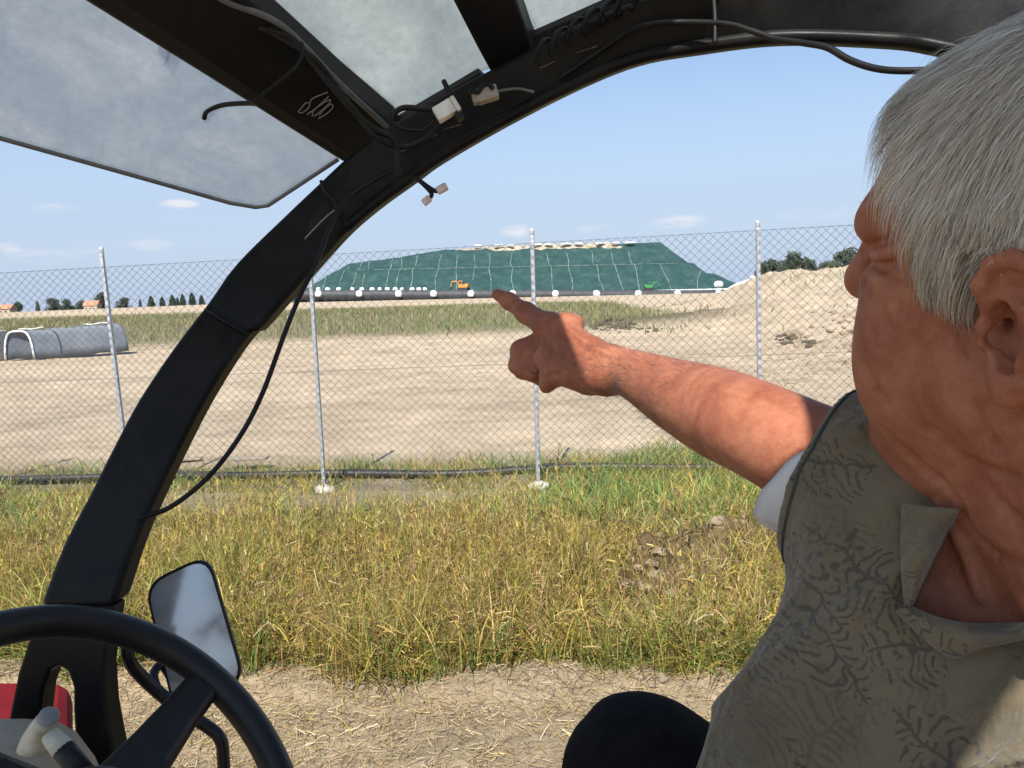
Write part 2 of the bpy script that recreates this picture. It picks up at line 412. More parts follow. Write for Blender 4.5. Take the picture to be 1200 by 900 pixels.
s_ = np.stack([-np.sin(az), np.cos(az), rng.normal(0, .8, n)], -1)*rng.uniform(.0007, .0026, n)[:, None]; t = np.linspace(-.5, .5, 3); bend = rng.normal(0, .35, n)
p = b[:, None]+d[:, None]*(L[:, None]*t[None])[..., None]; p[..., 2] -= np.abs(bend)[:, None]*L[:, None]*(4*t**2)[None]*.5
V = np.stack([p-s_[:, None], p+s_[:, None]], 2).reshape(-1, 3); bb = np.arange(n)[:, None]*6+np.arange(2)[None]*2
parts.append((V, np.stack([bb, bb+1, bb+3, bb+2], -1).reshape(-1, 4), np.repeat(col, 6, 0)))
V, Fq, C = merge(parts)
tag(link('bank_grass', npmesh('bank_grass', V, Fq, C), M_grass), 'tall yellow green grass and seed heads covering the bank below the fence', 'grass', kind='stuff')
# lower green growth round the fence foot and the hose
def dens_strip(x, y):
    f = FLI(x, y); n_ = fbm(x*.9, y*1.4, 80, 4)
    right = ss(-1, 2.0, x)
    return np.clip(ss(5.2, 6.0, f)*ss(9.3-.7*(1-right), 7.6, f+.6*n_)*ss(-.24-.06*right, .06, n_)*bare(x, y)*(.6+.4*right), 0, 1)
parts = []
b = scatter(150000, -7, 7, 5.2, 9.8, dens_strip); n = len(b)
gr = ss(-.1, .2, fbm(b[:, 0]*1.3, b[:, 1]*1.3, 83, 3)+.16*ss(-.5, 2.2, b[:, 0]))
col = np.where((rng.uniform(0, 1, n) < .22+.65*gr)[:, None], pick([GRN, (.15, .22, .06), LGR], n, .2), pick([STR, YEL, OLI], n, .2))
_, q = blades('x', b, rng.uniform(.04, .17, n)*(1+.4*gr), rng.uniform(.005, .012, n), rng.uniform(.3, 1.1, n), rng.uniform(0, 6.28, n), col, M_grass, 3, 1.0, col*1.25, droop=.1); parts.append(q)
b = scatter(3500, -7, 7, 5.6, 8.6, lambda x, y: .25+.6*ss(-.5, 2, x)); n = len(b); col = pick([STR, YEL], n, .15)
_, q = blades('x', b, rng.uniform(.2, .55, n), rng.uniform(.003, .005, n), rng.uniform(.2, 1.15, n), rng.uniform(0, 6.28, n), col, M_grass, 4, .6, col*1.1); parts.append(q)
V, Fq, C = merge(parts)
tag(link('low_weeds', npmesh('low_weeds', V, Fq, C), M_grass), 'low green weeds growing along the foot of the wire fence and black hose', 'weeds', kind='stuff')
# straw litter in the foreground
parts = []
b = scatter(80000, -3.4, 3.4, 2.6, 5.2, lambda x, y: ss(4.5, 4.1, FLI(x, y))*(.3+.7*ss(-.2, .15, fbm(x*2, y*2, 88, 3)))+.12); n = len(b); b[:, 2] += rng.uniform(.008, .03, n)
col = pick([STR, (.55, .45, .28), (.34, .26, .15), (.24, .18, .11)], n, .2)
az = rng.uniform(0, 6.28, n); L = rng.uniform(.015, .10, n)
d = np.stack([np.cos(az), np.sin(az), rng.normal(0, .12, n)], -1); s_ = np.stack([-np.sin(az), np.cos(az), rng.normal(0, .5, n)], -1)*rng.uniform(.0006, .0018, n)[:, None]
t = np.linspace(-.5, .5, 4); bend = rng.normal(0, .25, n)
p = b[:, None]+d[:, None]*(L[:, None]*t[None])[..., None]; p = p+np.stack([-np.sin(az), np.cos(az), np.zeros(n)], -1)[:, None]*(bend[:, None]*L[:, None]*(t**2)[None])[..., None]
V = np.stack([p-s_[:, None], p+s_[:, None]], 2).reshape(-1, 3); bb = np.arange(n)[:, None]*8+np.arange(3)[None]*2
Fq = np.stack([bb, bb+1, bb+3, bb+2], -1).reshape(-1, 4); C = np.repeat(col, 8, 0); parts.append((V, Fq, C))
b = scatter(2200, -3.2, 3.2, 3.0, 4.3, lambda x, y: ss(.05, .25, fbm(x*1.7, y*1.7, 90, 3))); n = len(b); col = pick([STR, YEL, OLI], n, .2)
_, q = blades('x', b, rng.uniform(.04, .13, n), rng.uniform(.003, .006, n), rng.uniform(.4, 1.2, n), rng.uniform(0, 6.28, n), col, M_grass, 3); parts.append(q)
V, Fq, C = merge(parts)
tag(link('straw_litter', npmesh('straw_litter', V, Fq, C), M_straw), 'loose dry straw and stubble strewn over the bare ground in front', 'straw', kind='stuff')
# weeds of the far field
def dens_field(x, y):
    nn = fbm(x*.15, y*.15, 95, 3); f1 = ss(30, 33.5, y+2*nn+.05*x)*ss(112, 90, y)
    return f1*ss(8.0, 4.0, x-.055*y+3*nn)*(.4+.6*ss(-.2, .1, nn))
b = scatter(120000, -64, 16, 29, 108, lambda x, y: dens_field(x, y)*np.clip(38/y, 0, 1)); n = len(b)
nn = fbm(b[:, 0]*.3, b[:, 1]*.3, 97, 3)
grn = np.clip(np.exp(-((b[:, 0]+1.5)/4)**2-((b[:, 1]-36)/6)**2)+.35*ss(0, .3, nn), 0, 1)
col = np.where((rng.uniform(0, 1, n) < .2+.7*grn)[:, None], pick([(.12, .19, .045), (.17, .23, .06)], n), pick([(.24, .21, .10), (.34, .29, .16), (.16, .14, .075), (.22, .19, .11)], n))
_, q = blades('x', b, rng.uniform(.10, .42, n), rng.uniform(.02, .05, n)*np.clip(b[:, 1]/40, 1, 2), rng.uniform(.1, .7, n), rng.uniform(0, 6.28, n), col, M_grass, 2, 1, col*1.3)
tag(link('field_weeds', npmesh('field_weeds', *q), M_grass), 'band of brownish green weeds across the field behind the sand', 'weeds', kind='stuff')
b = np.vstack([scatter(9000, 11, 40, 40, 72, lambda x, y: ss(.08, .2, fbm(x*.3, y*.3, 61, 4))*.6, cone=1.2), scatter(1800, 4, 18, 24, 44, lambda x, y: ss(.12, .25, fbm(x*.4, y*.4, 99, 4)), cone=1.2)]); n = len(b); col = pick([(.15, .19, .06), (.22, .22, .10)], n)
_, q = blades('x', b, rng.uniform(.1, .32, n), rng.uniform(.03, .07, n), rng.uniform(.1, .8, n), rng.uniform(0, 6.28, n), col, M_grass, 2, 1, col*1.2)
tag(link('heap_weeds', npmesh('heap_weeds', *q), M_grass), 'sparse green weeds dotting the sandy heaps on the right', 'weeds', kind='stuff')

# clods
ICO = None
def clods(name, pos, size, m, label, cat, rough=1.0):
    global ICO
    if ICO is None:
        import bmesh
        bm = bmesh.new(); bmesh.ops.create_icosphere(bm, subdivisions=3, radius=1)
        ICO = (np.array([v.co[:] for v in bm.verts]), np.array([[v.index for v in f.verts] for f in bm.faces])); bm.free()
    Vi, Fi = ICO; Vs = []; Fs = []
    for k, (p, s) in enumerate(zip(pos, size)):
        dirs = rng.normal(size=(7, 3)); dirs /= np.linalg.norm(dirs, axis=1)[:, None]; cut = np.min(rng.uniform(.55, .95, 7)[None]/np.clip(Vi@dirs.T, .05, 1), axis=1); q = Vi*(np.minimum(1, cut)*(1+1.1*fbm(Vi[:, 0]*2.6+k*7.3, Vi[:, 1]*2.6+Vi[:, 2]*2.3, k % 91, 3)))[:, None]*(s*rng.uniform(.6, 1.4, 3)*np.array([1, 1, .7])); Vs.append(q+p); Fs.append(Fi+k*len(Vi))
    me = npmesh(name, np.vstack(Vs), np.zeros((0, 4), int), None, np.vstack(Fs))
    return tag(link(name, me, m, smooth=False), label, cat, kind='stuff')
x = np.concatenate([rng.normal(.84, .20, 56), rng.normal(1.3, .45, 64)]); y = np.concatenate([rng.normal(5.05, .22, 56), rng.normal(5.35, .3, 64)])
clods('bank_clods', np.stack([x, y, height(x, y)-.015], -1), .010+.055*rng.uniform(0, 1, 120)**2, M_clod, 'pale lumps of dry earth showing through a bare gap in the bank grass', 'earth clods')
x = rng.uniform(-3, 3, 240); y = 4.03+rng.normal(0, .12, 240)-.095*x
clods('edge_clods', np.stack([x, y, height(x, y)], -1), rng.uniform(.006, .03, 240), M_clod, 'small crumbs of earth along the edge below the tall grass', 'earth clods')
def on_ground(px, py, Y0=8, Y1=120):
    q = P(px, py, 1.0)-EYE; Y = np.geomspace(Y0, Y1, 900); X = EYE+q*(Y/q[1])[:, None]
    k = X[:, 2] < height(X[:, 0], X[:, 1]); return X[int(np.argmax(k))] if k.any() else X[-1]
pp = []; sz = []
for (px, py, sx, sy, k, s) in [(935, 402, 12, 5, 10, .16), (985, 395, 26, 20, 60, .08), (965, 415, 34, 14, 160, .045), (900, 440, 50, 16, 160, .035)]:
    for _ in range(k):
        X = on_ground(px+rng.normal(0, sx), py+rng.normal(0, sy)); pp.append(X); sz.append(s*rng.uniform(.4, 1.2))
clods('slope_clods', np.array(pp), np.array(sz), M_clod, 'crumbled lumps of sandy earth on the slope of the right hand heap', 'earth clods')
pp = []; sz = []
for (px, py, sx, sy, k, s) in [(722, 380, 10, 2.0, 22, .24), (700, 386, 16, 2.0, 26, .10), (735, 386, 26, 2, 40, .08), (936, 400, 11, 3, 22, .12)]:
    for _ in range(k):
        X = on_ground(px+rng.normal(0, sx), py+rng.normal(0, sy)); pp.append(X); sz.append(s*rng.uniform(.4, 1.2))
clods('dark_clods', np.array(pp), np.array(sz), M_clod_dark, 'dark clods of dug earth lying on the pale sand beyond the fence', 'earth clods')

# ------------------------------------------------------------------ fence
fence = empty('wire_fence', (0, 7.05, .3)); tag(fence, 'long chain link wire fence on galvanised posts crossing the whole view', 'fence')
bpy.context.view_layer.update()
def inv(o, pts):   # child meshes are built in world space: give the parent's offset back
    return pts
posts_px = [(125, 303, 560), (367, 322-30, 573), (620, 283, 573), (888, 270, 574)]
def fence_pt(px): # world x where the fence line crosses a pixel column at horizon
    q = P(px, 430, 1.0)-EYE; k = q[0]/q[1]; y = 7.05/(1+.095*k); return k*y, y
post_x = [fence_pt(140)[0], fence_pt(371)[0], fence_pt(626)[0], fence_pt(890)[0]]
dx = post_x[3]-post_x[2]
post_x = [post_x[0]-2*dx, post_x[0]-dx]+post_x+[post_x[3]+dx, post_x[3]+2*dx]
loc0 = np.array(fence.location)
TOPZ = lambda x: 2.415+.012*x
gz = lambda x: float(height(x, FY(x), False))
mb = MB()
pz = gz(post_x[3])
for z0, z1, r in ((-.25, 2.2, .019), ):
    ang = np.linspace(0, 2*math.pi, 13)[:-1]
    mb.lathe((0, 0, 0), (0, 0, 1), [(r, z0), (r, z1)], 12)
mb.lathe((0, 0, 0), (0, 0, 1), [(r+.002, 2.17), (r+.002, 2.2), (.014, 2.215), (.005, 2.22)], 12)
mb.box((0, -.016, 1.0), (.014, .010, 1.15))
proto = mb.build('post', M_steelpost, fence, bevel=.002)
fmb = MB(); 
import bmesh
def lump(name, s, seed, m, parent, loc):
    bm = bmesh.new(); bmesh.ops.create_icosphere(bm, subdivisions=3, radius=1)
    for v in bm.verts:
        c = np.array(v.co); f_ = 1+.5*float(fbm(c[0]*1.5+seed, c[1]*1.5+c[2], seed, 3)); v.co = Vector(c*f_*np.array(s))
    me = bpy.data.meshes.new(name); bm.to_mesh(me); bm.free(); o = link(name, me, m, parent); o.location = loc; return o
for k, x in enumerate(post_x):
    o = proto if k == 0 else proto.copy()
    if k: COL.objects.link(o); o.parent = fence
    tilt = [0, 0, -.03, .0, .01, -.004, 0, 0][k]
    z = gz(x)
    o.location = np.array([x, FY(x), z])-loc0+np.array([0, 0, [0, 0, .03, -.02, .02, .0, 0, 0][k]]); o.rotation_euler = (0, tilt, rng.uniform(-.1, .1))
    lump('footing', (.10, .08, .05), k+3, M_concrete, fence, np.array([x+.01, FY(x)-.03, z+.015])-loc0)
# chain link: zigzag wires
PITCHW = .0375; x0, x1 = post_x[0], post_x[-1]
nw = int((x1-x0)/PITCHW); nz = 29
Vs = []; Fs = []; k0 = 0
ks = np.arange(nz*2+1)
for i in range(nw):
    xb = x0+i*PITCHW
    sx = np.where(ks % 2 == 0, 0, 1)*PITCHW*(1.04 if 1 else 1)*.5*2*.5
    sgn = 1 if i % 2 == 0 else -1
    xx = xb+np.where((ks+i) % 2 == 0, -.5, .5)*PITCHW*1.02
    g = gz(xb)+.03
    zt = TOPZ(xb)
    zz = g+(zt-g)*ks/(nz*2)+.008*fbm(xx*.8, ks*.07, 5, 2)
    yy = FY(xx)-.034+np.where((ks+i) % 2 == 0, -.002, .002)+.05*fbm(xx*.35, zz*.7, 7, 3)
    pts = np.stack([xx, yy, zz], -1)
    m_ = len(pts); a4 = np.array([0, 2.094, 4.189]); r_ = .0024
    off = np.stack([np.cos(a4)*r_, np.sin(a4)*r_, np.zeros(3)], -1)
    Vs.append((pts[:, None]+off[None]).reshape(-1, 3))
    a = np.arange(m_-1)[:, None]*3+np.arange(3)[None]; c = np.arange(m_-1)[:, None]*3+(np.arange(3)[None]+1) % 3
    Fs.append(np.stack([a, c, c+3, a+3], -1).reshape(-1, 4)+k0); k0 += m_*3
    # twisted tie at the top edge
V = np.vstack(Vs)-loc0
link('wire_mesh', npmesh('wire_mesh', V, np.vstack(Fs)), M_wire, fence)
for zf in (1.0, .52, .03):
    mb = MB(); pts = []
    for x in np.linspace(x0, x1, 60):
        g = gz(x); pts.append(np.array([x, FY(x)-.036+.05*float(fbm(x*.35, (g+zf*(TOPZ(x)-g))*.7, 7, 3)), g+zf*(TOPZ(x)-g)-.006])-loc0)
    mb.tube(pts, .0018, 5); mb.build('tension_wire', M_wire, fence, True)
# hose / pipe beyond the fence foot
mb = MB(); mb2 = MB()
pts = []; pts2 = []
for x in np.linspace(-9, 9, 90):
    y = FY(x)+.50+.05*math.sin(x*1.3)+.03*math.sin(x*3.1); z = float(height(x, y, False))
    pts.append((x, y, z+.045+.008*math.sin(x*2.3))); pts2.append((x, y+.11+.03*math.sin(x*2.1+1), z+.04+.01*math.sin(x*3)))
mb.tube(pts, .036, 10); tag(mb.build('ground_hose', M_pipe, None, True), 'thick black hose lying along the ground just behind the fence', 'hose')
mb2.tube(pts2, .022, 8); tag(mb2.build('ground_hose', M_pipe, None, True), 'thinner black hose lying right behind the thick hose by the fence', 'hose')
# flat boards near the hose
for (px, py, l, a, lab) in [(218, 541, .17, .1, 'pale flat stone slab lying behind the hose right beside the curved pillar'), (292, 550, .20, -.05, 'pale thin board lying on the hose, left of the post nearest the pillar')]:
    X = on_ground(px, py, 6.5, 12); mb = MB(); mb.box((0, 0, 0), (l, .06, .012), [(math.cos(a), math.sin(a), 0), (-math.sin(a), math.cos(a), 0), (0, 0, 1)])
    o = mb.build('stone_slab' if l < .2 else 'pale_board', M_slab, None, bevel=.006); o.location = (X[0], X[1], float(height(X[0], X[1]))+(.03 if l < .2 else .115)); tag(o, lab, 'slab' if l < .2 else 'board')

# ------------------------------------------------------------------ landfill mound
D0 = 205.0
def mnd(px, py, Y): return Py(px, py, Y)
xl, xr = mnd(330, 350, D0)[0], mnd(886, 330, D0)[0]
zb = lambda x: float(height(x, D0, False))
def mound_z(x, y):
    u = (y-D0)
    front = np.where(u < 14, u*.55, np.where(u < 18, 7.7+(u-14)*.12, 8.2+(u-18)*.6))
    left = np.where(x-xl < 13, (x-xl)*.75, 9.75+(x-xl-13)*.13)
    rr = xr-x
    right = np.where(rr < 8, rr*.62, np.where(rr < 10, 4.96+(rr-8)*.1, 5.16+(rr-10)*1.15))
    back = (D0+95-y)*.6
    top = 13.6+.02*(x)+0*x
    h = np.minimum(np.minimum(front, left), np.minimum(np.minimum(right, back), top))
    return h
xs = np.linspace(xl, xr, 260); ys = np.linspace(D0, D0+95, 120)
X, Y = np.meshgrid(xs, ys); Hh = mound_z(X, Y)
base = height(X, Y, False)
Z = base+np.maximum(Hh, 0)+np.where(Hh > .3, .9*fbm(X*.16, Y*.16, 101, 4)+.5*np.abs(fbm(X*.6, Y*.15, 102, 3)), 0)-.05
V = np.stack([X, Y, Z], -1).reshape(-1, 3); m_ = len(xs)
i, j = np.meshgrid(np.arange(len(ys)-1), np.arange(m_-1), indexing='ij')
Fq = np.stack([i*m_+j, i*m_+j+1, (i+1)*m_+j+1, (i+1)*m_+j], -1).reshape(-1, 4)
mound = empty('covered_mound', (0, D0, 1)); tag(mound, 'huge flat topped mound covered in dark green sheeting beyond the sandy field', 'landfill mound')
ML = np.array(mound.location)
def mound_mat():
    m, nt, b = mat('green_sheeting')
    v = mapped(nt); n = noise(nt, .35, 8, .7, v); n2 = noise(nt, 1, 3, .6, mapped(nt, (1.2, .12, .3)))
    r = ramp(nt, [(.3, (.012, .044, .042)), (.5, (.020, .066, .060)), (.64, (.038, .090, .080)), (.8, (.085, .14, .125))], n.outputs[0])
    r2 = ramp(nt, [(.68, (0, 0, 0)), (.8, (1, 1, 1))], n2.outputs[0])
    c = mixc(nt, r2.outputs[0], r.outputs[0], (.06, .11, .095))
    nt.links.new(c, b.inputs['Base Color']); b.inputs['Roughness'].default_value = .55; bump(nt, b, n.outputs[0], .5, .5)
    return m
link('sheeting', npmesh('sheeting', V-ML, Fq), mound_mat(), mound)
def on_mound(x, y): return np.array([x, y, float(height(x, y, False))+max(0, float(mound_z(np.array(x), np.array(y))))+.12])
for k, px in enumerate([372, 392, 406, 420, 447, 462, 478, 507, 533, 553, 575, 601, 625, 650, 672, 708, 731, 752, 788, 815]):
    x = mnd(px, 340, D0)[0]; pts = [on_mound(x+.22*math.sin(u*(.2+.13*(k%4))+k*1.7)+.012*u*((k*7)%5-2)+(.35*u if px > 800 else 0), D0+u) for u in np.linspace(.5, 24, 26) if px < 780 or u < 16]
    mb = MB(); mb.tube([p-ML for p in pts], .11, 5); mb.build('seam_rope', M_rope, mound, True)
mb = MB(); pts = [on_mound(x, D0+.9)-ML+(0, -.3, .25) for x in np.linspace(xl+3, xr-3, 60)]; mb.tube(pts, .22, 6); mb.build('seam_rope', M_bag, mound, True)
mb = MB(); pts = [on_mound(x, D0+15.5)-ML for x in np.linspace(xl+16, xr-16, 60)]; mb.tube(pts, .07, 5); mb.build('seam_rope', M_rope, mound, True)
# soil cap on the top edge
xs2 = np.linspace(mnd(495, 300, D0+28)[0], mnd(745, 290, D0+28)[0], 120); V = []
for r_, (dy, dz) in enumerate(((-1.2, -.5), (-.4, .15), (1.5, .5), (5, .5))):
    for x in xs2:
        e = ss(0, 16, x-xs2[0])*ss(0, 9, xs2[-1]-x)
        V.append(on_mound(x, D0+27.0+dy)+(0, 0, -.7+(.7+dz)*e+e*1.3*float(fbm(x*.35, dy, 110, 4))))
V = np.array(V); m_ = len(xs2); i, j = np.meshgrid(np.arange(3), np.arange(m_-1), indexing='ij')
link('soil_cap', npmesh('soil_cap', V-ML, np.stack([i*m_+j, i*m_+j+1, (i+1)*m_+j+1, (i+1)*m_+j], -1).reshape(-1, 4)), simple('pale_soil', (.26, .22, .15), (.48, .42, .32), .5, .95, 0, .5, .3), mound)
# white bags: a prototype, then copies with their own labels
def bagmesh(s, seed):
    bm = bmesh.new(); bmesh.ops.create_icosphere(bm, subdivisions=3, radius=1)
    for v in bm.verts:
        c = np.array(v.co); r = 1/max(abs(c))**.55; f_ = 1+.25*float(fbm(c[0]*2+seed, c[1]*2+c[2]*1.7, seed, 3)); c = c*r*f_*.8; c[0] *= 1-.25*max(c[2], 0); v.co = Vector(c*s)
    me = bpy.data.meshes.new('sandbag'); bm.to_mesh(me); bm.free(); return me
bms = [bagmesh(1.0, k) for k in range(4)]
for b_ in bms: b_.materials.append(M_bag); b_.polygons.foreach_set('use_smooth', np.ones(len(b_.polygons), bool))
def bag(X, s, label, group, k):
    o = bpy.data.objects.new('white_bag', bms[k % 4]); COL.objects.link(o); o.location = X; o.scale = s; o.rotation_euler = (0, 0, rng.uniform(-.6, .6)); tag(o, label, 'bag', group)
YS = D0-3.2
ORD = ['first', 'second', 'third', 'fourth', 'fifth', 'sixth', 'seventh', 'eighth', 'ninth', 'tenth', 'eleventh', 'twelfth', 'thirteenth']
low = [343, 373, 421, 467, 508, 552, 601, 651, 699, 748, 794, 842]
for k, px in enumerate(low):
    X = mnd(px, 345, YS-1.0); g = float(height(X[0], X[1], False))
    bag((X[0], X[1], mnd(px, 344.0, YS-1)[2]), (1.05, .7, 1.0), '%s white bag from the left along the black base strip' % ORD[k], 'white bags spaced along the black base strip', k)
up = [373, 384, 397, 413, 424, 436, 445, 454, 463, 471, 483, 491, 498]
for k, px in enumerate(up):
    w = 1.0 if k % 3 else .8
    bag(mnd(px, 339.0, D0-.6), (.80*w, .6, .62), '%s small bag from the left in the upper row beside the orange digger' % ORD[k], 'small white bags in the upper row', k)
# black strip along the base
strip_pts = [340, 848]
xa, xb_ = mnd(338, 345, YS)[0], mnd(850, 345, YS)[0]
Vf = []; 
for x in np.linspace(xa, xb_, 120):
    px = 600+FPX*x/YS
    zt = Py(px, 340.0, YS)[2]+.12*float(fbm(x*.4, 0, 120, 3)); zbm = Py(px, 348.5, YS)[2]-.6
    Vf += [(x, YS-.25, zbm), (x, YS, zt), (x, YS+1.0, zt+.05), (x, YS+2.9, zt-.3)]
Vf = np.array(Vf); i, j = np.meshgrid(np.arange(119), np.arange(3), indexing='ij')
o = link('liner_strip', npmesh('liner_strip', Vf, np.stack([i*4+j, (i+1)*4+j, (i+1)*4+j+1, i*4+j+1], -1).reshape(-1, 4)), M_strip)
sol = o.modifiers.new('thick', 'SOLIDIFY'); sol.thickness = .15
tag(o, 'low black liner strip running along the base of the green mound', 'liner')
# white sacks on top
for k, px in enumerate([560, 585, 598, 629, 643, 663, 678, 704, 721, 738]):
    X = on_mound(mnd(px, 290, D0+27)[0], D0+26.5); X[2] += .9
    bag(X, (1.5+.6*(k % 2), .8, .38), '%s white sack from the left on the top edge of the green mound' % ORD[k], 'white sacks on top of the mound', k)
# white folded sheet at the right end, plus bags
mb = MB(); a_ = mnd(852, 336, 150); pr = [mnd(px, py, 150) for px, py in [(855, 337), (866, 331), (884, 326), (886, 329), (872, 335), (860, 339)]]
mb.prism(pr, [p+np.array([0, 1.2, 0]) for p in pr]); tag(mb.build('folded_sheet', M_white, None, bevel=.05), 'white folded sheet lying at the right foot of the green mound', 'sheet')
for k, (px, py, lab) in enumerate([(842, 333, 'white bag sitting just above the twelfth bag of the black strip'), (882, 325, 'white bag at the tip of the folded sheet'), (903, 321, 'white bag on the crest of the sandy heap right of the tall fence post')]):
    Yb = [160, 149, 60][k]; s_ = [1.1, .55, .28][k]; bag(mnd(px, py, Yb), (s_, s_*.8, s_*.7), lab, None, k)

# small machines
def digger(name, loc, yaw, m_body, label, boomdir=1, sc=1.0):
    t = empty(name, loc); t.rotation_euler = (0, 0, yaw); t.scale = (sc,)*3; tag(t, label, 'digger')
    for s_ in (-1, 1):
        mb = MB(); prof = []
        for a in np.linspace(math.pi/2, 3*math.pi/2, 7): prof.append((-1.1+.38*math.cos(a), .38+.38*math.sin(a)))
        for a in np.linspace(-math.pi/2, math.pi/2, 7): prof.append((1.1+.38*math.cos(a), .38+.38*math.sin(a)))
        mb.prism([(u, s_*.95-.22, w) for u, w in prof], [(u, s_*.95+.22, w) for u, w in prof]); mb.build('track', M_dark, t, bevel=.03)
    mb = MB(); mb.box((-.15, 0, 1.2), (1.25, .95, .42)); mb.box((-1.15, 0, 1.5), (.45, .9, .3)); mb.build('body', m_body, t, bevel=.08)
    mb = MB(); mb.box((.55, .5, 2.1), (.5, .42, .55)); c = mb.build('cab', m_body, t, bevel=.06)
    mb = MB(); mb.box((.57, .5, 2.15), (.52, .36, .36)); mb.box((.57, .5, 2.15), (.4, .44, .34)); mb.build('window', M_window, c)
    mb = MB(); mb.tube([(.9, -.2, 1.4), (2.0, -.2, 2.6), (3.2, -.2, 2.5)], [.2, .19, .14], 6); mb.tube([(3.2, -.2, 2.5), (3.6, -.2, 1.1)], .13, 6); mb.build('boom', m_body, t)
    mb = MB(); mb.prism([(3.3, -.6, 1.1), (3.8, -.6, 1.15), (3.7, -.6, .5), (3.2, -.6, .55)], [(3.3, .2, 1.1), (3.8, .2, 1.15), (3.7, .2, .5), (3.2, .2, .55)]); mb.build('bucket', M_dark, t, bevel=.03)
    return t
X = mnd(543, 339, D0-1.5); digger('orange_digger', (X[0], D0-1.8, X[2]-.35), 2.9, M_orange, 'small orange tracked digger parked in front of the green mound', sc=.92)
X = mnd(760, 337, D0-1.2); digger('green_digger', (X[0], D0-1.6, X[2]-.6), .1, M_green_p, 'bright green tracked machine parked against the right part of the mound', sc=.72)

# ------------------------------------------------------------------ tarp tunnel on the left
tun = empty('tarp_tunnel', (0, 0, 0)); tag(tun, 'low tunnel under a blue grey tarpaulin with a white hoop at its open end', 'tunnel')
TY = 27.5
def hoop(px0, px1, pyt, pyb, Y, n=24):
    a = Py(px0, pyb, Y); b_ = Py(px1, pyb, Y); t_ = Py((px0+px1)/2, pyt, Y)
    c = (a+b_)/2; w = (b_[0]-a[0])/2; h = t_[2]-c[2]; pts = []
    for k in range(n+1):
        u = -1+2*k/n; th = math.pi*(1-(k/n)); cx = math.copysign(abs(math.cos(th))**.55, math.cos(th)); sz = abs(math.sin(th))**.55
        pts.append(c+np.array([cx*w*(1-.12*sz), 0, sz*h]))
    return pts
hp = hoop(7, 41, 388, 421, TY)
mb = MB(); mb.tube([p+(0, -.03, 0) for p in hp], .035, 8); mb.build('hoop', M_white, tun, True)
L_ = 2.75
nS = 26; V = []; 
for k in range(nS+1):
    u = k/nS; off = np.array([u*L_, u*.9+.02, .02*math.sin(u*20)-.02+.11*u])
    for p in hp: V.append(p+off+np.array([0, 0, .02*float(fbm(p[0]*3+u*9, u*8, 130, 3))]))
m_ = len(hp); i, j = np.meshgrid(np.arange(nS), np.arange(m_-1), indexing='ij')
o = link('tarpaulin', npmesh('tarpaulin', V, np.stack([i*m_+j, (i+1)*m_+j, (i+1)*m_+j+1, i*m_+j+1], -1).reshape(-1, 4)), M_tarp, tun); sol = o.modifiers.new('t', 'SOLIDIFY'); sol.thickness = .02
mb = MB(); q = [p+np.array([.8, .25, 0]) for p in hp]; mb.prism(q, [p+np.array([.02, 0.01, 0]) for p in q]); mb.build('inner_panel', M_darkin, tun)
mb = MB(); tp = hp[12]
for (u0, u1) in ((.02, .28), (.70, .98)):
    mb = MB(); mb.tube([tp+np.array([u*L_, u*.9-.05, .05+.11*u+.02*math.sin(u*30)]) for u in np.linspace(u0, u1, 8)], .02, 6); mb.build('edging', M_white, tun, True)
mb = MB(); c = Py(-12, 405, TY+.3); mb.box(c, (.42, .35, .5)); tag(mb.build('concrete_block', M_concrete, None, bevel=.04), 'pale grey block standing left of the white hoop of the tunnel', 'block')

# ------------------------------------------------------------------ far trees and houses
def tree(px, pyb, pyt, wpx, Y, shape, label, group, name='tree', colr=(.045, .075, .035)):
    X = Py(px, pyb, Y); T = Py(px, pyt-3, Y); H = T[2]-X[2]; W = wpx*1.25/FPX*Y/2
    t = empty(name, (X[0], Y, X[2]-.4)); tag(t, label, 'tree', group)
    mb = MB(); mb.tube([(0, 0, 0), (.02*H, 0, H*.35), (0, .02*H, H*.75)], [H*.035, H*.025, H*.01], 6)
    for k in range(4):
        a = k*1.6+px; mb.tube([(0, 0, H*.3), (math.cos(a)*W*.6, math.sin(a)*W*.6, H*.6)], [H*.015, H*.006], 5)
    mb.build('trunk', M_bark, t, True)
    n = 1800; sd = int(px)
    if shape == 'poplar':
        z = rng.uniform(.08, 1, n); r = W*np.sin(np.clip(z, 0, 1)**.6*math.pi)**.6*np.sqrt(rng.uniform(0, 1, n))*(1+.4*fbm(z*6, z*0+sd, sd, 2)); a = rng.uniform(0, 6.28, n)
        p = np.stack([r*np.cos(a), r*np.sin(a), z*H], -1)
    else:
        nl = 9; cc = rng.uniform(-1, 1, (nl, 3))*np.array([W*.62, W*.62, H*.30])+np.array([0, 0, H*.5]); rad = rng.uniform(.4, .65, nl)*min(W*1.15, H*.55)
        cc[0] = (0, 0, H*.72); cc[:, 2] = np.minimum(cc[:, 2], H*.98-rad*.8)
        k = rng.integers(0, nl, n); v = rng.normal(size=(n, 3)); v /= np.linalg.norm(v, axis=1)[:, None]
        p = cc[k]+v*rad[k][:, None]*rng.uniform(.45, 1.05, (n, 1))*np.array([1, 1, .8])
    s = max(H, W)*rng.uniform(.025, .06, n)
    u = rng.normal(size=(n, 3)); u /= np.linalg.norm(u, axis=1)[:, None]; w = np.cross(u, rng.normal(size=(n, 3))); w /= np.linalg.norm(w, axis=1)[:, None]
    V = np.stack([p-u*s[:, None], p+w*s[:, None]*.6, p+u*s[:, None], p-w*s[:, None]*.6], 1).reshape(-1, 3)
    C = np.repeat(np.array(colr)*rng.uniform(.6, 1.5, (n, 1)), 4, 0)
    link('crown', npmesh('crown', V, np.arange(n*4).reshape(-1, 4), C), M_leaf, t, smooth=False)
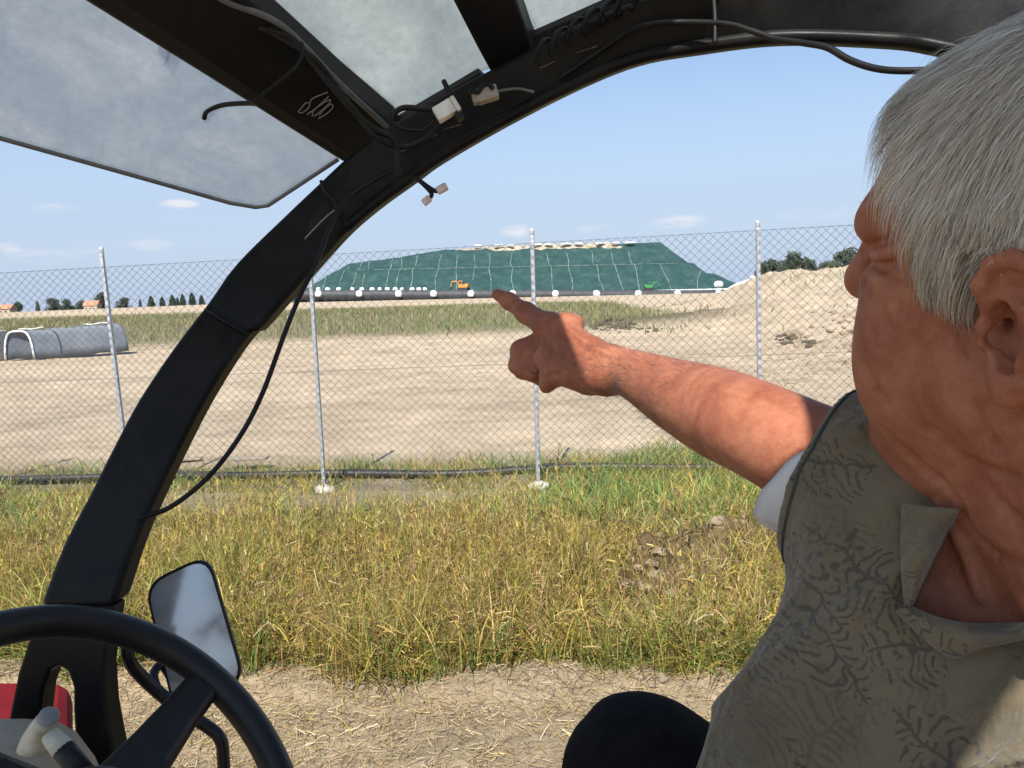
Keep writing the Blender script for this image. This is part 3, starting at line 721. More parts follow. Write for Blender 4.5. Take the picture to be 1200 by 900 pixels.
DG = (.075, .10, .065); BG = (.13, .15, .12)
for a in [(22, 367, 353, 8, 'round', 'small dark tree standing alone beside the far left house'), (45, 367, 355, 4, 'poplar', 'thin tiny tree between the left house and the long clump'),
          (66, 366, 350, 14, 'round', 'tree at the left end of the leafy clump on the horizon'), (80, 366, 351, 20, 'round', 'broad tree in the middle of the leafy clump'), (97, 365, 352, 14, 'round', 'tree at the right end of the leafy clump, beside the house'),
          (122, 363, 343, 14, 'round', 'tall round tree just left of the first fence post'), (146, 363, 350, 18, 'round', 'wide low bush-like tree just right of the first fence post'),
          (165, 363, 353, 3, 'poplar', 'faint thin tree left of the row of poplars'), (178, 363, 349, 7, 'poplar', 'poplar at the left end of the poplar row'), (191, 362, 350, 6, 'poplar', 'second poplar from the left in the row'),
          (203, 361, 348, 7, 'poplar', 'third poplar from the left in the row'), (209, 361, 351, 4, 'poplar', 'shortest slim poplar, squeezed in the middle of the row'), (215, 361, 347, 6, 'poplar', 'poplar just right of the shortest slim one'),
          (226, 360, 345, 7, 'poplar', 'tallest poplar of the row, above the yellow cover'), (237, 360, 348, 6, 'poplar', 'poplar at the right end of the row, touching the pillar')]:
    tree(a[0], a[1]+2, a[2], a[3], 420, a[4], a[5], 'distant trees on the left horizon', colr=BG if a[0] in (45, 165) else DG)
for a in [(893, 326, 311, 12, 'round', 'small tree at the left end of the trees behind the sandy heap'), (903, 326, 306, 14, 'round', 'loose pale tree left of the tallest dark tree'), (914, 326, 308, 16, 'round', 'pale low tree touching the tallest dark tree'),
          (929, 324, 298, 16, 'round', 'tallest dark tree of the middle clump behind the heap'), (938, 324, 303, 12, 'round', 'dark tree leaning on the right side of the tallest one'), (951, 322, 306, 12, 'round', 'round dark tree with gaps of sky on both sides'),
          (965, 320, 310, 12, 'round', 'pale low bush-like tree in the middle of the gap'), (979, 320, 308, 18, 'round', 'low spreading tree at the foot of the tree beside the nose'), (992, 318, 292, 15, 'round', 'tall dark tree just beside the nose of the man')]:
    tree(a[0], a[1]+6, a[2]-4, a[3]*1.35, 260, a[4], a[5], 'distant trees behind the sandy heap', colr=(.085, .11, .075) if 'dark' in a[5] else (.12, .145, .10))  # crown colours lightened to stand in for distance haze
def house(px, pyb, w, h, Y, label):
    X = Py(px, pyb, Y); t = empty('house', (X[0], Y, X[2]-.5)); tag(t, label, 'house')
    mb = MB(); mb.box((0, 0, h*.3), (w/2, w*.35, h*.3)); wl = mb.build('wall', M_house, t)
    mb = MB(); e = w*.55; r_ = w*.4; mb.add([(-e, -r_, h*.6), (e, -r_, h*.6), (e, r_, h*.6), (-e, r_, h*.6), (-e, 0, h), (e, 0, h)], [(0, 1, 5, 4), (2, 3, 4, 5), (0, 4, 3), (1, 2, 5), (0, 3, 2, 1)]); mb.build('roof', M_roof, t)
    for s_ in (-.55, 0, .55):
        mb = MB(); mb.box((s_*w/2, -w*.35-.02, h*.33), (w*.05, .05, h*.09)); mb.build('window', M_window, t)
house(6, 369, 8.5, 5.5, 400, 'low house with a terracotta roof at the far left edge of the horizon')
house(109, 366, 6.5, 6.2, 400, 'small house with a terracotta roof between the clump and the tall round tree')
X = Py(226, 363, 300); mb = MB(); mb.lathe((X[0], 300, X[2]-1), (0, 0, 1), [(1.9, 0), (1.7, 1.0), (1.1, 1.9), (.4, 2.3)], 12); tag(mb.build('hay_cover', M_yellow, None, True), 'yellow domed cover on the field below the poplars', 'cover')

# ------------------------------------------------------------------ the machine
car = empty('utility_tractor', (0, .7, .55)); tag(car, 'black open cab of a small work vehicle with curved pillar, dusty roof panes', 'work vehicle')
CL = np.array(car.location)
def vb(mb): mb.v = [tuple(np.array(v)-CL) for v in mb.v]; return mb
def part(mb, name, m, parent=None, **k): return vb(mb).build(name, m, car if parent is None else parent, **k)
# curved pillar: section along edge pairs (outer px, inner px, depth)
edge = [((45, 711), (132, 711), 1.00), ((72, 640), (156, 640), 1.02), ((103, 580), (178, 590), 1.04), ((128, 530), (203, 538), 1.06), ((160, 470), (234, 478), 1.08), ((200, 410), (267, 424), 1.10),
        ((238, 360), (292, 391), 1.12), ]
edge2 = [((236, 362), (297, 391), 1.118), ((277, 307), (330, 355), 1.13), ((333, 252), (377, 302), 1.15), ((370, 217), (409, 268), 1.16), ((402, 187), (445, 238), 1.16), ((436, 160), (484, 210), 1.15),
         ((475, 135), (516, 187), 1.14), ((530, 104), (592, 143), 1.12), ((610, 62), (680, 98), 1.09), ((680, 26), (750, 70), 1.06), ((745, 0), (820, 57), 1.03), ((820, -22), (920, 45), .99),
         ((940, -32), (1040, 48), .96), ((1080, -34), (1104, 56), .93), ((1240, -30), (1220, 85), .90), ((1420, 0), (1360, 130), .86)]
def beam(edges, thick, name, m, shift=0, bev=.006):
    A = spline([P(*e[0], e[2]) for e in edges], 5); B = spline([P(*e[1], e[2]) for e in edges], 5)
    V = []; n = len(A)
    bd = np.array([.12, .99, 0.0])
    for a, b_ in zip(A, B):
        V += [a+bd*shift, b_+bd*shift, b_+bd*(thick+shift), a+bd*(thick+shift)]
    Fs = [(i*4+j, i*4+(j+1) % 4, (i+1)*4+(j+1) % 4, (i+1)*4+j) for i in range(n-1) for j in range(4)]+[(0, 1, 2, 3), ((n-1)*4+3, (n-1)*4+2, (n-1)*4+1, (n-1)*4)]
    mb = MB(); mb.add(V, Fs); o = part(mb, name, m, bevel=bev, smooth=True); o.data.set_sharp_from_angle(angle=math.radians(38)); return o
foot = [(45, 711), (132, 711), (126, 745), (121, 786), (124, 830), (133, 880), (142, 940), (96, 940), (88, 880), (85, 830), (85, 806), (79, 788), (68, 780), (57, 787), (49, 809), (44, 850), (34, 900), (28, 940), (-8, 940), (6, 860), (20, 790), (35, 745)]

mb = MB(); mb.tube([P(240, 362, 1.116), P(262, 376, 1.113), P(293, 393, 1.112)], .0016, 6); part(mb, 'weld_seam', M_plate, smooth=True)
fr = [P(x, y, 1.0) for x, y in foot]; bk = [p+np.array([.004, .03, 0]) for p in fr]
mb = MB(); mb.prism(fr, bk); part(mb, 'pillar_foot', M_steel, bevel=.004)
beam(edge[:-1]+[((239, 359), (291, 392), 1.12), ((247, 348), (302, 386), 1.122)]+edge2[1:], .04, 'curved_pillar', M_steel, 0, .007)
# rolled lower lip on the hoop and a cover plate
mb = MB(); pts = spline([P(e[1][0]-4, e[1][1]-2, e[2]-.012) for e in edge2[3:]], 6); mb.tube(pts, .0085, 8); part(mb, 'hoop_lip', M_steel, smooth=True)
# roof panes (one plane): 1/depth is affine in the pixel
def plane_of(a, b_, c):
    A = np.array([[1, *a[:2]], [1, *b_[:2]], [1, *c[:2]]], float); return np.linalg.solve(A, np.array([1/a[2], 1/b_[2], 1/c[2]]))
RP = plane_of((300, 242, 1.34), (0, 160, 1.12), (640, 60, 1.17))
def RPd(px, py, off=0): return P(px, py, 1/(RP@np.array([1, px, py]))-off)
def poly_prism(px, off, th, name, m, parent=None, bevel=.002):
    fr = [RPd(x, y, off) for x, y in px]
    nrm = np.cross(fr[1]-fr[0], fr[2]-fr[0]); nrm /= np.linalg.norm(nrm)
    if nrm@Fv < 0: nrm = -nrm
    mb = MB(); mb.prism(fr, [p+nrm*th for p in fr]); return part(mb, name, m, parent, bevel=bevel)
def pane_mat(name, tint=(.40, .44, .44), tr=.25):
    m, nt, b = mat(name)
    v = mapped(nt); n = noise(nt, 5, 8, .65, v, .8); n2 = noise(nt, 70, 6, .75, v)
    r = ramp(nt, [(.3, tuple(t*.72 for t in tint)), (.7, tuple(min(1, t*1.25) for t in tint))], n.outputs[0])
    r2 = ramp(nt, [(.35, (.85,)*3), (.7, (1.12,)*3)], n2.outputs[0])
    c = mixc(nt, 1, r.outputs[0], r2.outputs[0], 'MULTIPLY')
    nt.links.new(c, b.inputs['Base Color']); b.inputs['Roughness'].default_value = .35; b.inputs['Specular IOR Level'].default_value = .4
    t = N(nt, 'ShaderNodeBsdfTranslucent'); nt.links.new(c, t.inputs[0])
    tp = N(nt, 'ShaderNodeBsdfTransparent'); tp.inputs[0].default_value = (.82, .86, .88, 1)
    m1 = N(nt, 'ShaderNodeMixShader'); m1.inputs[0].default_value = .68
    nt.links.new(b.outputs[0], m1.inputs[1]); nt.links.new(t.outputs[0], m1.inputs[2])
    m2 = N(nt, 'ShaderNodeMixShader')
    r3 = ramp(nt, [(.3, (tr*1.5,)*3), (.75, (tr*.6,)*3)], n.outputs[0]); nt.links.new(r3.outputs[0], m2.inputs[0])
    nt.links.new(m1.outputs[0], m2.inputs[1]); nt.links.new(tp.outputs[0], m2.inputs[2]); nt.links.new(m2.outputs[0], nt.nodes['Material Output'].inputs[0])
    return m
M_pane1 = pane_mat('dusty_pane', (.64, .655, .65), .34); M_pane2 = pane_mat('dusty_pane_green', (.78, .80, .74), .22)
pane = poly_prism([(-260, 92), (0, 161), (150, 203), (270, 237), (300, 242), (314, 240), (396, 186), (470, 170), (240, -60), (60, -500), (-420, -500), (-420, 60)], 0, .006, 'roof_pane', M_pane1)
pane['label'] = 'dusty grey roof pane overhanging at the upper left'
poly_prism([(240, -60), (475, 165), (465, 138), (566, 84), (640, 62), (560, -110), (470, -500), (60, -500)], .0, .006, 'roof_pane', M_pane2)['label'] = 'greenish grey roof pane between the two black bars'
poly_prism([(560, -110), (640, 60), (720, 10), (800, -30), (860, -500), (470, -500)], .0, .006, 'roof_pane', M_pane2)['label'] = 'small greenish roof pane at the upper middle'
# pane edge strip
mb = MB(); pts = [RPd(x, y, .004) for x, y in [(-260, 93), (0, 162), (150, 204), (270, 238), (300, 243), (314, 241), (396, 187)]]; mb.tube(pts, .0035, 6); part(mb, 'pane_edge', M_seal, smooth=True)
# roof bars
bar1 = poly_prism([(-380, -500), (-40, -115), (95, 0), (250, 96), (400, 190), (440, 206), (478, 178), (462, 150), (400, 100), (287, 0), (240, -45), (60, -300), (-60, -500)], .05, .045, 'roof_bar', M_bar, bevel=.006)
bar2 = poly_prism([(350, -500), (470, -130), (529, 0), (560, 60), (582, 100), (640, 95), (622, 52), (604, 0), (592, -40), (520, -500)], .05, .045, 'roof_bar', M_bar, bevel=.006)
mb = MB(); mb.tube(spline([RPd(x, y, .05) for x, y in [(225, -30), (262, 0), (330, 30), (395, 95), (455, 150)]], 6), .004, 6); part(mb, 'seal_strip', M_seal, smooth=True)
# flange plates behind the hoop
poly_prism([(440, 162), (470, 140), (562, 86), (590, 110), (520, 190), (465, 200)], .02, .012, 'flange_plate', M_plate)
poly_prism([(612, 52), (620, 45), (722, 0), (760, -22), (800, 30), (700, 80), (620, 110)], .02, .012, 'flange_plate', M_plate)
fr = [P(x, y, d+.09) for x, y, d in [(736, -90, 1.07), (738, -30, 1.07), (748, 0, 1.07), (770, 30, 1.06), (900, 20, 1.04), (1030, 20, 1.02), (1250, 40, .98), (1400, 60, .95), (1400, -90, .95)]]
mb = MB(); mb.prism(fr, [p+np.array([.0, .02, .01]) for p in fr]); part(mb, 'roof_plate', M_bar, bevel=.002)
mb = MB(); c = RPd(768, 8, .06); mb.lathe(RPd(768, -10, .07), RPd(768, 30, .07)-RPd(768, -10, .07), [(.03, -.01), (.032, .0), (.032, .035), (.028, .045)], 20); part(mb, 'round_mount', M_steel, smooth=False, bevel=.003)
# rust streaks and chalk marking (flat marks on the steel)
def dep(px, py):   # depth of the hoop face by nearest edge pair
    best = min(edge2, key=lambda e: abs((e[0][0]+e[1][0])/2-px)); return best[2]
def mark(strokes, r, name, m, dfun, parent=None):
    mb = MB()
    for s_ in strokes: mb.tube(spline([dfun(x, y) for x, y in s_], 5), r, 5)
    return part(mb, name, m, parent, smooth=True)
hoopP = lambda x, y: P(x, y, dep(x, y)-.006)
for st in ([(633, 80), (665, 66), (700, 54)], [(470, 178), (490, 168), (512, 158)], [(520, 152), (540, 146)]): mark([st], .0009, 'rust_streak', M_rust, hoopP)
mark([[(352, 128), (350, 131), (354, 132), (361, 127), (363, 121), (358, 121), (352, 128)], [(363, 121), (367, 115), (384, 108)], [(360, 134), (371, 126), (385, 113)], [(366, 136), (368, 129), (380, 120), (387, 117), (385, 122), (375, 131), (368, 136)], [(373, 139), (383, 133), (390, 126), (388, 122), (380, 128), (374, 135)]],
     .0008, 'chalk_mark', M_chalk, lambda x, y: RPd(x, y, .058), bar1)['label'] = 'handwritten pale figures scrawled on the bar'
mb = MB(); mb.tube(spline([P(x, y, 1.135) for x, y in [(357, 280), (378, 258), (392, 246)]], 5), .0011, 5); part(mb, 'scratch', M_chalk, smooth=True)
# cables
def cable(pts, r, m=None, name='cable', parent=None):
    mb = MB(); mb.tube(spline([P(*p) for p in pts], 8), r, 8); return part(mb, name, m or M_cable, parent, smooth=True)
c = cable([(470, 195, 1.10), (440, 210, 1.12), (408, 232, 1.12), (388, 262, 1.11), (372, 305, 1.10), (350, 350, 1.09), (332, 395, 1.08), (308, 460, 1.07), (282, 510, 1.06), (245, 558, 1.05), (200, 594, 1.04), (160, 608, 1.02)], .0033); c['label'] = 'thin black cable hanging in a long loop beside the pillar'
cable([(150, -20, 1.0), (215, 2, 1.0), (262, 18, 1.0), (310, 33, 1.0), (345, 48, 1.01), (380, 90, 1.03), (410, 125, 1.05), (436, 150, 1.07), (462, 163, 1.08), (466, 185, 1.09), (467, 205, 1.09)], .0042)
cable([(190, -30, 1.0), (240, -2, 1.0), (290, 22, 1.0), (340, 50, 1.01), (372, 72, 1.02), (402, 112, 1.05), (440, 160, 1.07), (470, 172, 1.09), (495, 165, 1.09), (513, 150, 1.09), (525, 140, 1.08), (534, 138, 1.08)], .0036)
cable([(354, 50, 1.0), (352, 70, 1.0), (340, 85, 1.0), (318, 102, 1.0), (296, 120, 1.0)], .0024, None, 'cable_tie')
cable([(239, 139, 1.16), (243, 130, 1.15), (262, 123, 1.14), (290, 121, 1.12), (303, 122, 1.11)], .0034, None, 'dark_hook')  # short dark hook shape at the left pane
cable([(458, 142, 1.08), (463, 132, 1.08), (475, 126, 1.08), (500, 128, 1.08), (517, 126, 1.08)], .0038)
cable([(458, 140, 1.08), (466, 148, 1.08), (480, 152, 1.08), (497, 152, 1.08), (509, 142, 1.07)], .0026)
cable([(572, 110, 1.08), (588, 106, 1.08), (608, 104, 1.08), (626, 108, 1.08)], .002, M_cable2)
cable([(520, 95, 1.07), (528, 112, 1.06), (534, 124, 1.05)], .0035, None, 'cable_tie')
cable([(376, 212, 1.145), (382, 226, 1.14), (392, 236, 1.14), (400, 256, 1.14)], .0025, None, 'cable_tie')
cable([(836, -8, .99), (838, 20, .98), (838, 52, .975)], .003, None, 'cable_tie')
cable([(655, 92, 1.075), (700, 62, 1.06), (735, 38, 1.035), (765, 28, 1.01), (800, 26, 1.0), (850, 28, .97), (880, 36, .95), (910, 46, .93), (945, 51, .9), (970, 56, .88), (995, 70, .86), (1025, 80, .84), (1060, 83, .82), (1110, 80, .8), (1150, 70, .78)], .0038)['label'] = 'black cable sagging below the hoop behind the hair of the man'
# coiled cord
pts = []
for t in np.linspace(0, 1, 150):
    bx = 622+t*(745-622); by = 70-t*(72)-4*math.sin(t*3.1); a = t*2*math.pi*6.5
    pts.append(P(bx, by, 1.03)+math.cos(a)*(Rv*.45+Uv*.85)*.0125+math.sin(a)*Fv*.010+.006*math.sin(a)*(Rv*.8-Uv*.5))
mb = MB(); mb.tube(pts, .0031, 7); part(mb, 'coiled_cord', M_cable, smooth=True)
# connectors
def obox(px, py, d, hx, hy, hz, ang, name, m, bev=.0015, parent=None):
    ca, sa = math.cos(ang), math.sin(ang); X_ = Rv*ca+Uv*sa; Y_ = -Rv*sa+Uv*ca
    mb = MB(); mb.box(P(px, py, d), (hx, hy, hz), [X_, Y_, Fv]); return part(mb, name, m, parent, bevel=bev)
cn = obox(521, 130, 1.05, .013, .0095, .008, .55, 'connector', M_white_pl); cn['label'] = 'white plastic plug connector'
obox(534, 123, 1.05, .003, .010, .009, .55, 'latch', M_white_pl, .001, cn)
obox(537, 134, 1.055, .005, .008, .007, .5, 'clip', M_rubber, .001, cn)
cn = obox(571, 111, 1.06, .014, .0085, .008, .3, 'connector', M_beige_pl); cn['label'] = 'grimy beige plug connector'
obox(558, 116, 1.06, .005, .006, .007, .3, 'latch', M_beige_pl, .001, cn)
cable([(548, 112, 1.05), (553, 106, 1.05), (560, 108, 1.05), (566, 100, 1.05), (572, 98, 1.05), (578, 104, 1.05)], .003)
cable([(486, 208, 1.1), (494, 214, 1.09), (502, 222, 1.09), (506, 228, 1.09), (503, 233, 1.09)], .003)
cable([(484, 208, 1.1), (492, 212, 1.09), (503, 220, 1.09), (511, 224, 1.085), (515, 222, 1.085)], .003)
obox(500, 235, 1.09, .006, .0045, .005, .7, 'plug', M_conn, .0015); obox(518, 221, 1.085, .0075, .005, .005, .5, 'plug', M_conn, .0015)

# steering wheel
WC = P(118, 962, .667); az_, el_ = -.28, .74
wn = np.array([math.cos(az_)*math.cos(el_), math.sin(az_)*math.cos(el_), math.sin(el_)])
wa = np.cross(wn, [0, 0, 1.0]); wa /= np.linalg.norm(wa); wb_ = np.cross(wn, wa)
wheel = empty('steering_wheel', WC-CL); wheel.parent = car
def wpart(mb, name, m, parent=None, **k):
    mb.v = [tuple(np.array(v)-WC) for v in mb.v]; return mb.build(name, m, wheel if parent is None else parent, **k)
mb = MB(); mb.tube([WC+.19*(math.cos(t)*wa+math.sin(t)*wb_) for t in np.linspace(0, 2*math.pi, 97)[:-1]], .0155, 16, closed=True); wpart(mb, 'rim', M_rubber, smooth=True)
def wdir(px, py):     # in-plane direction from the centre towards a pixel
    q = P(px, py, 1)-EYE; t = ((WC-EYE)@wn)/(q@wn); d_ = EYE+q*t-WC; return d_/np.linalg.norm(d_)
hubC = WC-wn*.012
for px, py in [(236, 806), (-160, 830), (150, 1150)]:
    d_ = wdir(px, py); sd_ = np.cross(wn, d_); mb = MB(); secs = []
    for t, w, dz, h in ((.03, .032, -.016, .010), (.09, .025, -.014, .010), (.14, .021, -.010, .010), (.172, .020, -.004, .010), (.188, .024, 0, .008)):
        c_ = WC+d_*t+wn*dz; secs.append([c_+sd_*w+wn*h*.3, c_+sd_*w*.6+wn*h, c_-sd_*w*.6+wn*h, c_-sd_*w+wn*h*.3, c_-sd_*w*.7-wn*h, c_+sd_*w*.7-wn*h])
    V = [v for s_ in secs for v in s_]; n_ = 6
    mb.add(V, [(i*n_+j, i*n_+(j+1) % n_, (i+1)*n_+(j+1) % n_, (i+1)*n_+j) for i in range(len(secs)-1) for j in range(n_)]+[tuple(range(n_)), tuple(len(V)-1-i for i in range(n_))])
    wpart(mb, 'spoke', M_rubber, bevel=.004, seg=3)
mb = MB(); mb.lathe(hubC, wn, [(.045, -.03), (.048, 0), (.047, .012), (.040, .024), (.025, .032), (.008, .034)], 32); wpart(mb, 'hub', M_rubber, smooth=True)
mb = MB(); mb.tube([hubC, hubC-wn*.45], .022, 14); part(mb, 'steering_column', M_rubber, smooth=True)
# dash and levers
fr = [P(x, y, .86) for x, y in [(-120, 880), (-30, 880), (10, 884), (34, 898), (58, 930), (80, 980), (60, 1040), (-120, 1040)]]
mb = MB(); mb.prism(fr, [p+np.array([0, .10, -.015]) for p in fr]); part(mb, 'dashboard', M_dash, bevel=.01)
lv = empty('lever', P(40, 872, .82)-CL); lv.parent = car
def lpart(mb, name, m, o, par): mb.v = [tuple(np.array(v)-o) for v in mb.v]; return mb.build(name, m, par, smooth=True)
o1 = P(40, 872, .82); mb = MB(); mb.tube([P(38, 879, .82), P(40, 868, .82), P(46, 852, .81), P(53, 844, .80)], [.0145, .0125, .009, .009], 14); lpart(mb, 'stalk', M_lever, o1, lv)
mb = MB(); mb.lathe(P(57, 841, .795), P(60, 828, .78)-P(57, 841, .795), [(.008, -.004), (.0095, 0), (.0095, .004), (.006, .007)], 18); lpart(mb, 'cap', M_greycap, o1, lv)
o2 = P(65, 868, .79); lv = empty('lever', o2-CL); lv.parent = car
mb = MB(); mb.tube([P(57, 858, .79), P(59, 861, .79), P(72, 876, .785), P(76, 880, .785)], [.006, .0088, .0105, .0095], 14); lpart(mb, 'handle', M_lever, o2, lv)
mb = MB(); mb.tube([P(75, 879, .785), P(84, 889, .78), P(100, 906, .77)], [.0105, .0105, .009], 14); lpart(mb, 'boot', M_rubber, o2, lv)
# red bodywork
fr = [P(x, y, 1.3) for x, y in [(-200, 898), (0, 896), (66, 898), (78, 905), (86, 915), (88, 1180), (-200, 1180)]]
mb = MB(); mb.prism(fr, [p+np.array([-.16, .30, .0]) for p in fr]); part(mb, 'red_fender', M_red, bevel=.02)
# mirror
def mir(px, py, off=0): return P(px, py, 1.15)+off*mn
_c = P(226, 742, 1.15); _v = (_c-EYE)/np.linalg.norm(_c-EYE); _q = np.array([-.12, -.98, .12]); _q /= np.linalg.norm(_q); _n = _q-_v; _n /= np.linalg.norm(_n)
def _on(px, py): r_ = P(px, py, 1)-EYE; return EYE+r_*(((_c-EYE)@_n)/(r_@_n))
mTL, mTR, mBR, mBL = _on(170, 684), _on(243, 649), _on(287, 800), _on(204, 832)
mn = np.cross(mTR-mTL, mBL-mTL); mn /= np.linalg.norm(mn)
if mn@Fv > 0: mn = -mn
def rounded(poly, r, n=6):
    out = []; k = len(poly)
    for i in range(k):
        a, b_, c = poly[i-1], poly[i], poly[(i+1) % k]; u = (a-b_)/np.linalg.norm(a-b_); w = (c-b_)/np.linalg.norm(c-b_)
        for t in np.linspace(0, 1, n): q0 = b_+u*r; q1 = b_+w*r; out.append((1-t)**2*q0+2*t*(1-t)*b_+t*t*q1)
    return out
mc = (mTL+mTR+mBR+mBL)/4
shell = rounded([mTL, mTR, mBR, mBL], .03); glass = rounded([mc+(q-mc)*.945 for q in (mTL, mTR, mBR, mBL)], .026)
mroot = empty('mirror', mc-CL); mroot.parent = car
def mpart(mb, name, m, **k): mb.v = [tuple(np.array(v)-mc) for v in mb.v]; return mb.build(name, m, mroot, **k)
mb = MB(); n_ = len(shell); back = [mc+(q-mc)*.86-mn*.035 for q in shell]; inner = [mc+(q-mc)*.955 for q in shell]
V = [q+mn*.001 for q in inner]+[q+mn*.004 for q in shell]+[q-mn*.012 for q in shell]+back
mb.add(V, [(r*n_+i, r*n_+(i+1) % n_, (r+1)*n_+(i+1) % n_, (r+1)*n_+i) for r in range(3) for i in range(n_)]+[tuple(range(3*n_, 4*n_))]); mpart(mb, 'mirror_shell', M_rubber, smooth=True)
mm, nt, b = mat('dusty_mirror'); v = mapped(nt); n1 = noise(nt, 14, 7, .7, v, .5)
r = ramp(nt, [(.35, (.50, .51, .51)), (.75, (.74, .73, .70))], n1.outputs[0]); nt.links.new(r.outputs[0], b.inputs['Base Color']); b.inputs['Metallic'].default_value = .5
rr = ramp(nt, [(.4, (.10,)*3), (.8, (.26,)*3)], n1.outputs[0]); nt.links.new(rr.outputs[0], b.inputs['Roughness'])
mb = MB(); mb.prism([q+mn*.0015 for q in inner], [q-mn*.004 for q in inner]); mpart(mb, 'mirror_glass', mm)
MIRROR_N = mn
cable([(150, 758, 1.05), (150, 768, 1.05), (158, 784, 1.06), (182, 808, 1.08), (212, 832, 1.09), (244, 852, 1.10), (258, 866, 1.10), (262, 890, 1.10), (264, 960, 1.10)], .0085, M_rubber, 'mirror_arm')
cable([(204, 800, 1.15), (190, 780, 1.14), (180, 790, 1.12), (186, 812, 1.09)], .006, M_rubber, 'mirror_arm')
# hidden remainder: seat, floor, chassis, wheels, rear hoop, plus an unseen roof sheet shaped for its shade
mb = MB(); mb.box((.45, .45, 1.16), (.27, .25, .06)); mb.box((.74, .45, 1.45), (.05, .25, .33)); part(mb, 'seat', M_seat, bevel=.04, seg=3)
mb = MB(); mb.box((.1, .3, .78), (.95, .62, .03)); mb.box((.1, .3, .62), (1.3, .4, .12)); part(mb, 'floor_pan', M_steel, bevel=.01)
mb = MB(); mb.box((-.62, .42, 1.0), (.10, .45, .2)); part(mb, 'front_panel', M_steel, bevel=.02)
for wx in (-.95, 1.1):
    for wy in (.92, -.35):
        w = empty('wheel', np.array([wx, wy, .42])-CL); w.parent = car
        mb = MB(); mb.lathe((0, -.11, 0), (0, 1, 0), [(.2, 0), (.38, .0), (.42, .04), (.42, .18), (.38, .22), (.2, .22)], 28); mb.build('tyre', M_rubber, w, bevel=.01)
        mb = MB(); mb.lathe((0, -.09, 0), (0, 1, 0), [(.05, -.01), (.19, .0), (.19, .18), (.05, .19)], 20); mb.build('rim', M_plate, w)
mb = MB(); mb.tube(spline([(1.05, .9, .9), (1.08, .85, 1.6), (1.0, .84, 2.1), (.8, .85, 2.35)], 6), .035, 10); part(mb, 'rear_pillar', M_steel, smooth=True)
ROOF_SHADE = [(-.95, .76, 2.60), (-.06, .76, 2.60), (-.04, .40, 2.60), (-.02, .03, 2.60), (.10, .02, 2.60), (.12, .115, 2.60), (.55, .115, 2.60), (1.0, .06, 2.60), (1.0, -.04, 2.60), (.20, -.165, 2.60), (.07, -.30, 2.60), (-.2, -.5, 2.60), (-.95, -.5, 2.60)]  # unseen; outline cut to shade head and shirt and leave the arm sunlit
mb = MB(); mb.prism([np.array(q) for q in ROOF_SHADE], [np.array(q)+(0, 0, .012) for q in ROOF_SHADE]); part(mb, 'roof_shade_sheet', pane_mat('milky_pane', (.62, .61, .56), .10))

# ------------------------------------------------------------------ the man (signed distance fields -> one continuous body mesh)
class Field:
    def __init__(s, lo, hi, h):
        s.lo = np.array(lo, np.float32); s.h = h; s.n = np.ceil((np.array(hi)-s.lo)/h).astype(int)+1
        s.a = np.full(s.n, .06, np.float32)
        s.ax = [s.lo[i]+np.arange(s.n[i], dtype=np.float32)*h for i in range(3)]
    def region(s, lo, hi):
        i0 = np.clip(np.floor((np.array(lo)-s.lo)/s.h).astype(int), 0, s.n); i1 = np.clip(np.ceil((np.array(hi)-s.lo)/s.h).astype(int)+1, 0, s.n)
        sl = tuple(slice(a, b_) for a, b_ in zip(i0, i1))
        g = np.stack(np.meshgrid(s.ax[0][sl[0]], s.ax[1][sl[1]], s.ax[2][sl[2]], indexing='ij'), -1)
        return sl, g
    def op(s, fn, lo, hi, k=.01, mode='u'):
        sl, g = s.region(np.minimum(lo, hi)-k-.012, np.maximum(lo, hi)+k+.012)
        if g.size == 0: return
        if mode == 'add':
            a = s.a[sl]; m_ = np.abs(a) < .035; a[m_] += fn(g[m_]).astype(np.float32); s.a[sl] = a; return
        d = fn(g).astype(np.float32); a = s.a[sl]
        if mode == 's': d = -d; h = np.clip(k-np.abs(a-d), 0, None)/k; s.a[sl] = np.maximum(a, d)+h*h*k*.25
        elif mode == 'u': h = np.clip(k-np.abs(a-d), 0, None)/k; s.a[sl] = np.minimum(a, d)-h*h*k*.25
        elif mode == 'i': s.a[sl] = np.maximum(a, d)

    def mesh(s, name, iso=0):
        a = np.clip(s.a, -3*s.h, 3*s.h)
        for ax in range(3):
            b = [slice(None)]*3
            b[ax] = 0; a[tuple(b)] = 3*s.h; b[ax] = -1; a[tuple(b)] = 3*s.h
        g = vdb.FloatGrid(3*s.h); g.copyFromArray(a, tolerance=1e-6)
        pts, quads = g.convertToQuads(iso)
        V = pts*s.h+s.lo
        me = npmesh(name, V, quads)
        return me
def ell(c, r, A=np.eye(3)):
    c = np.array(c, np.float32); r = np.array(r, np.float32); A = np.array(A, np.float32); m = float(max(r))
    def f(g):
        p = (g-c)@A; k0 = np.linalg.norm(p/r, axis=-1); k1 = np.linalg.norm(p/(r*r), axis=-1)+1e-6; return k0*(k0-1)/k1
    return f, c-m, c+m
def cone(a, b, r1, r2):
    a = np.array(a, np.float32); b = np.array(b, np.float32); ab = b-a; L = float(ab@ab)+1e-12
    def f(g):
        t = np.clip(((g-a)@ab)/L, 0, 1)[..., None]; return np.linalg.norm(g-(a+t*ab), axis=-1)-(r1+(r2-r1)*t[..., 0])
    m = max(r1, r2); return f, np.minimum(a, b)-m, np.maximum(a, b)+m
def put(F_, prim, k=.01, mode='u'): F_.op(prim[0], prim[1], prim[2], k, mode)
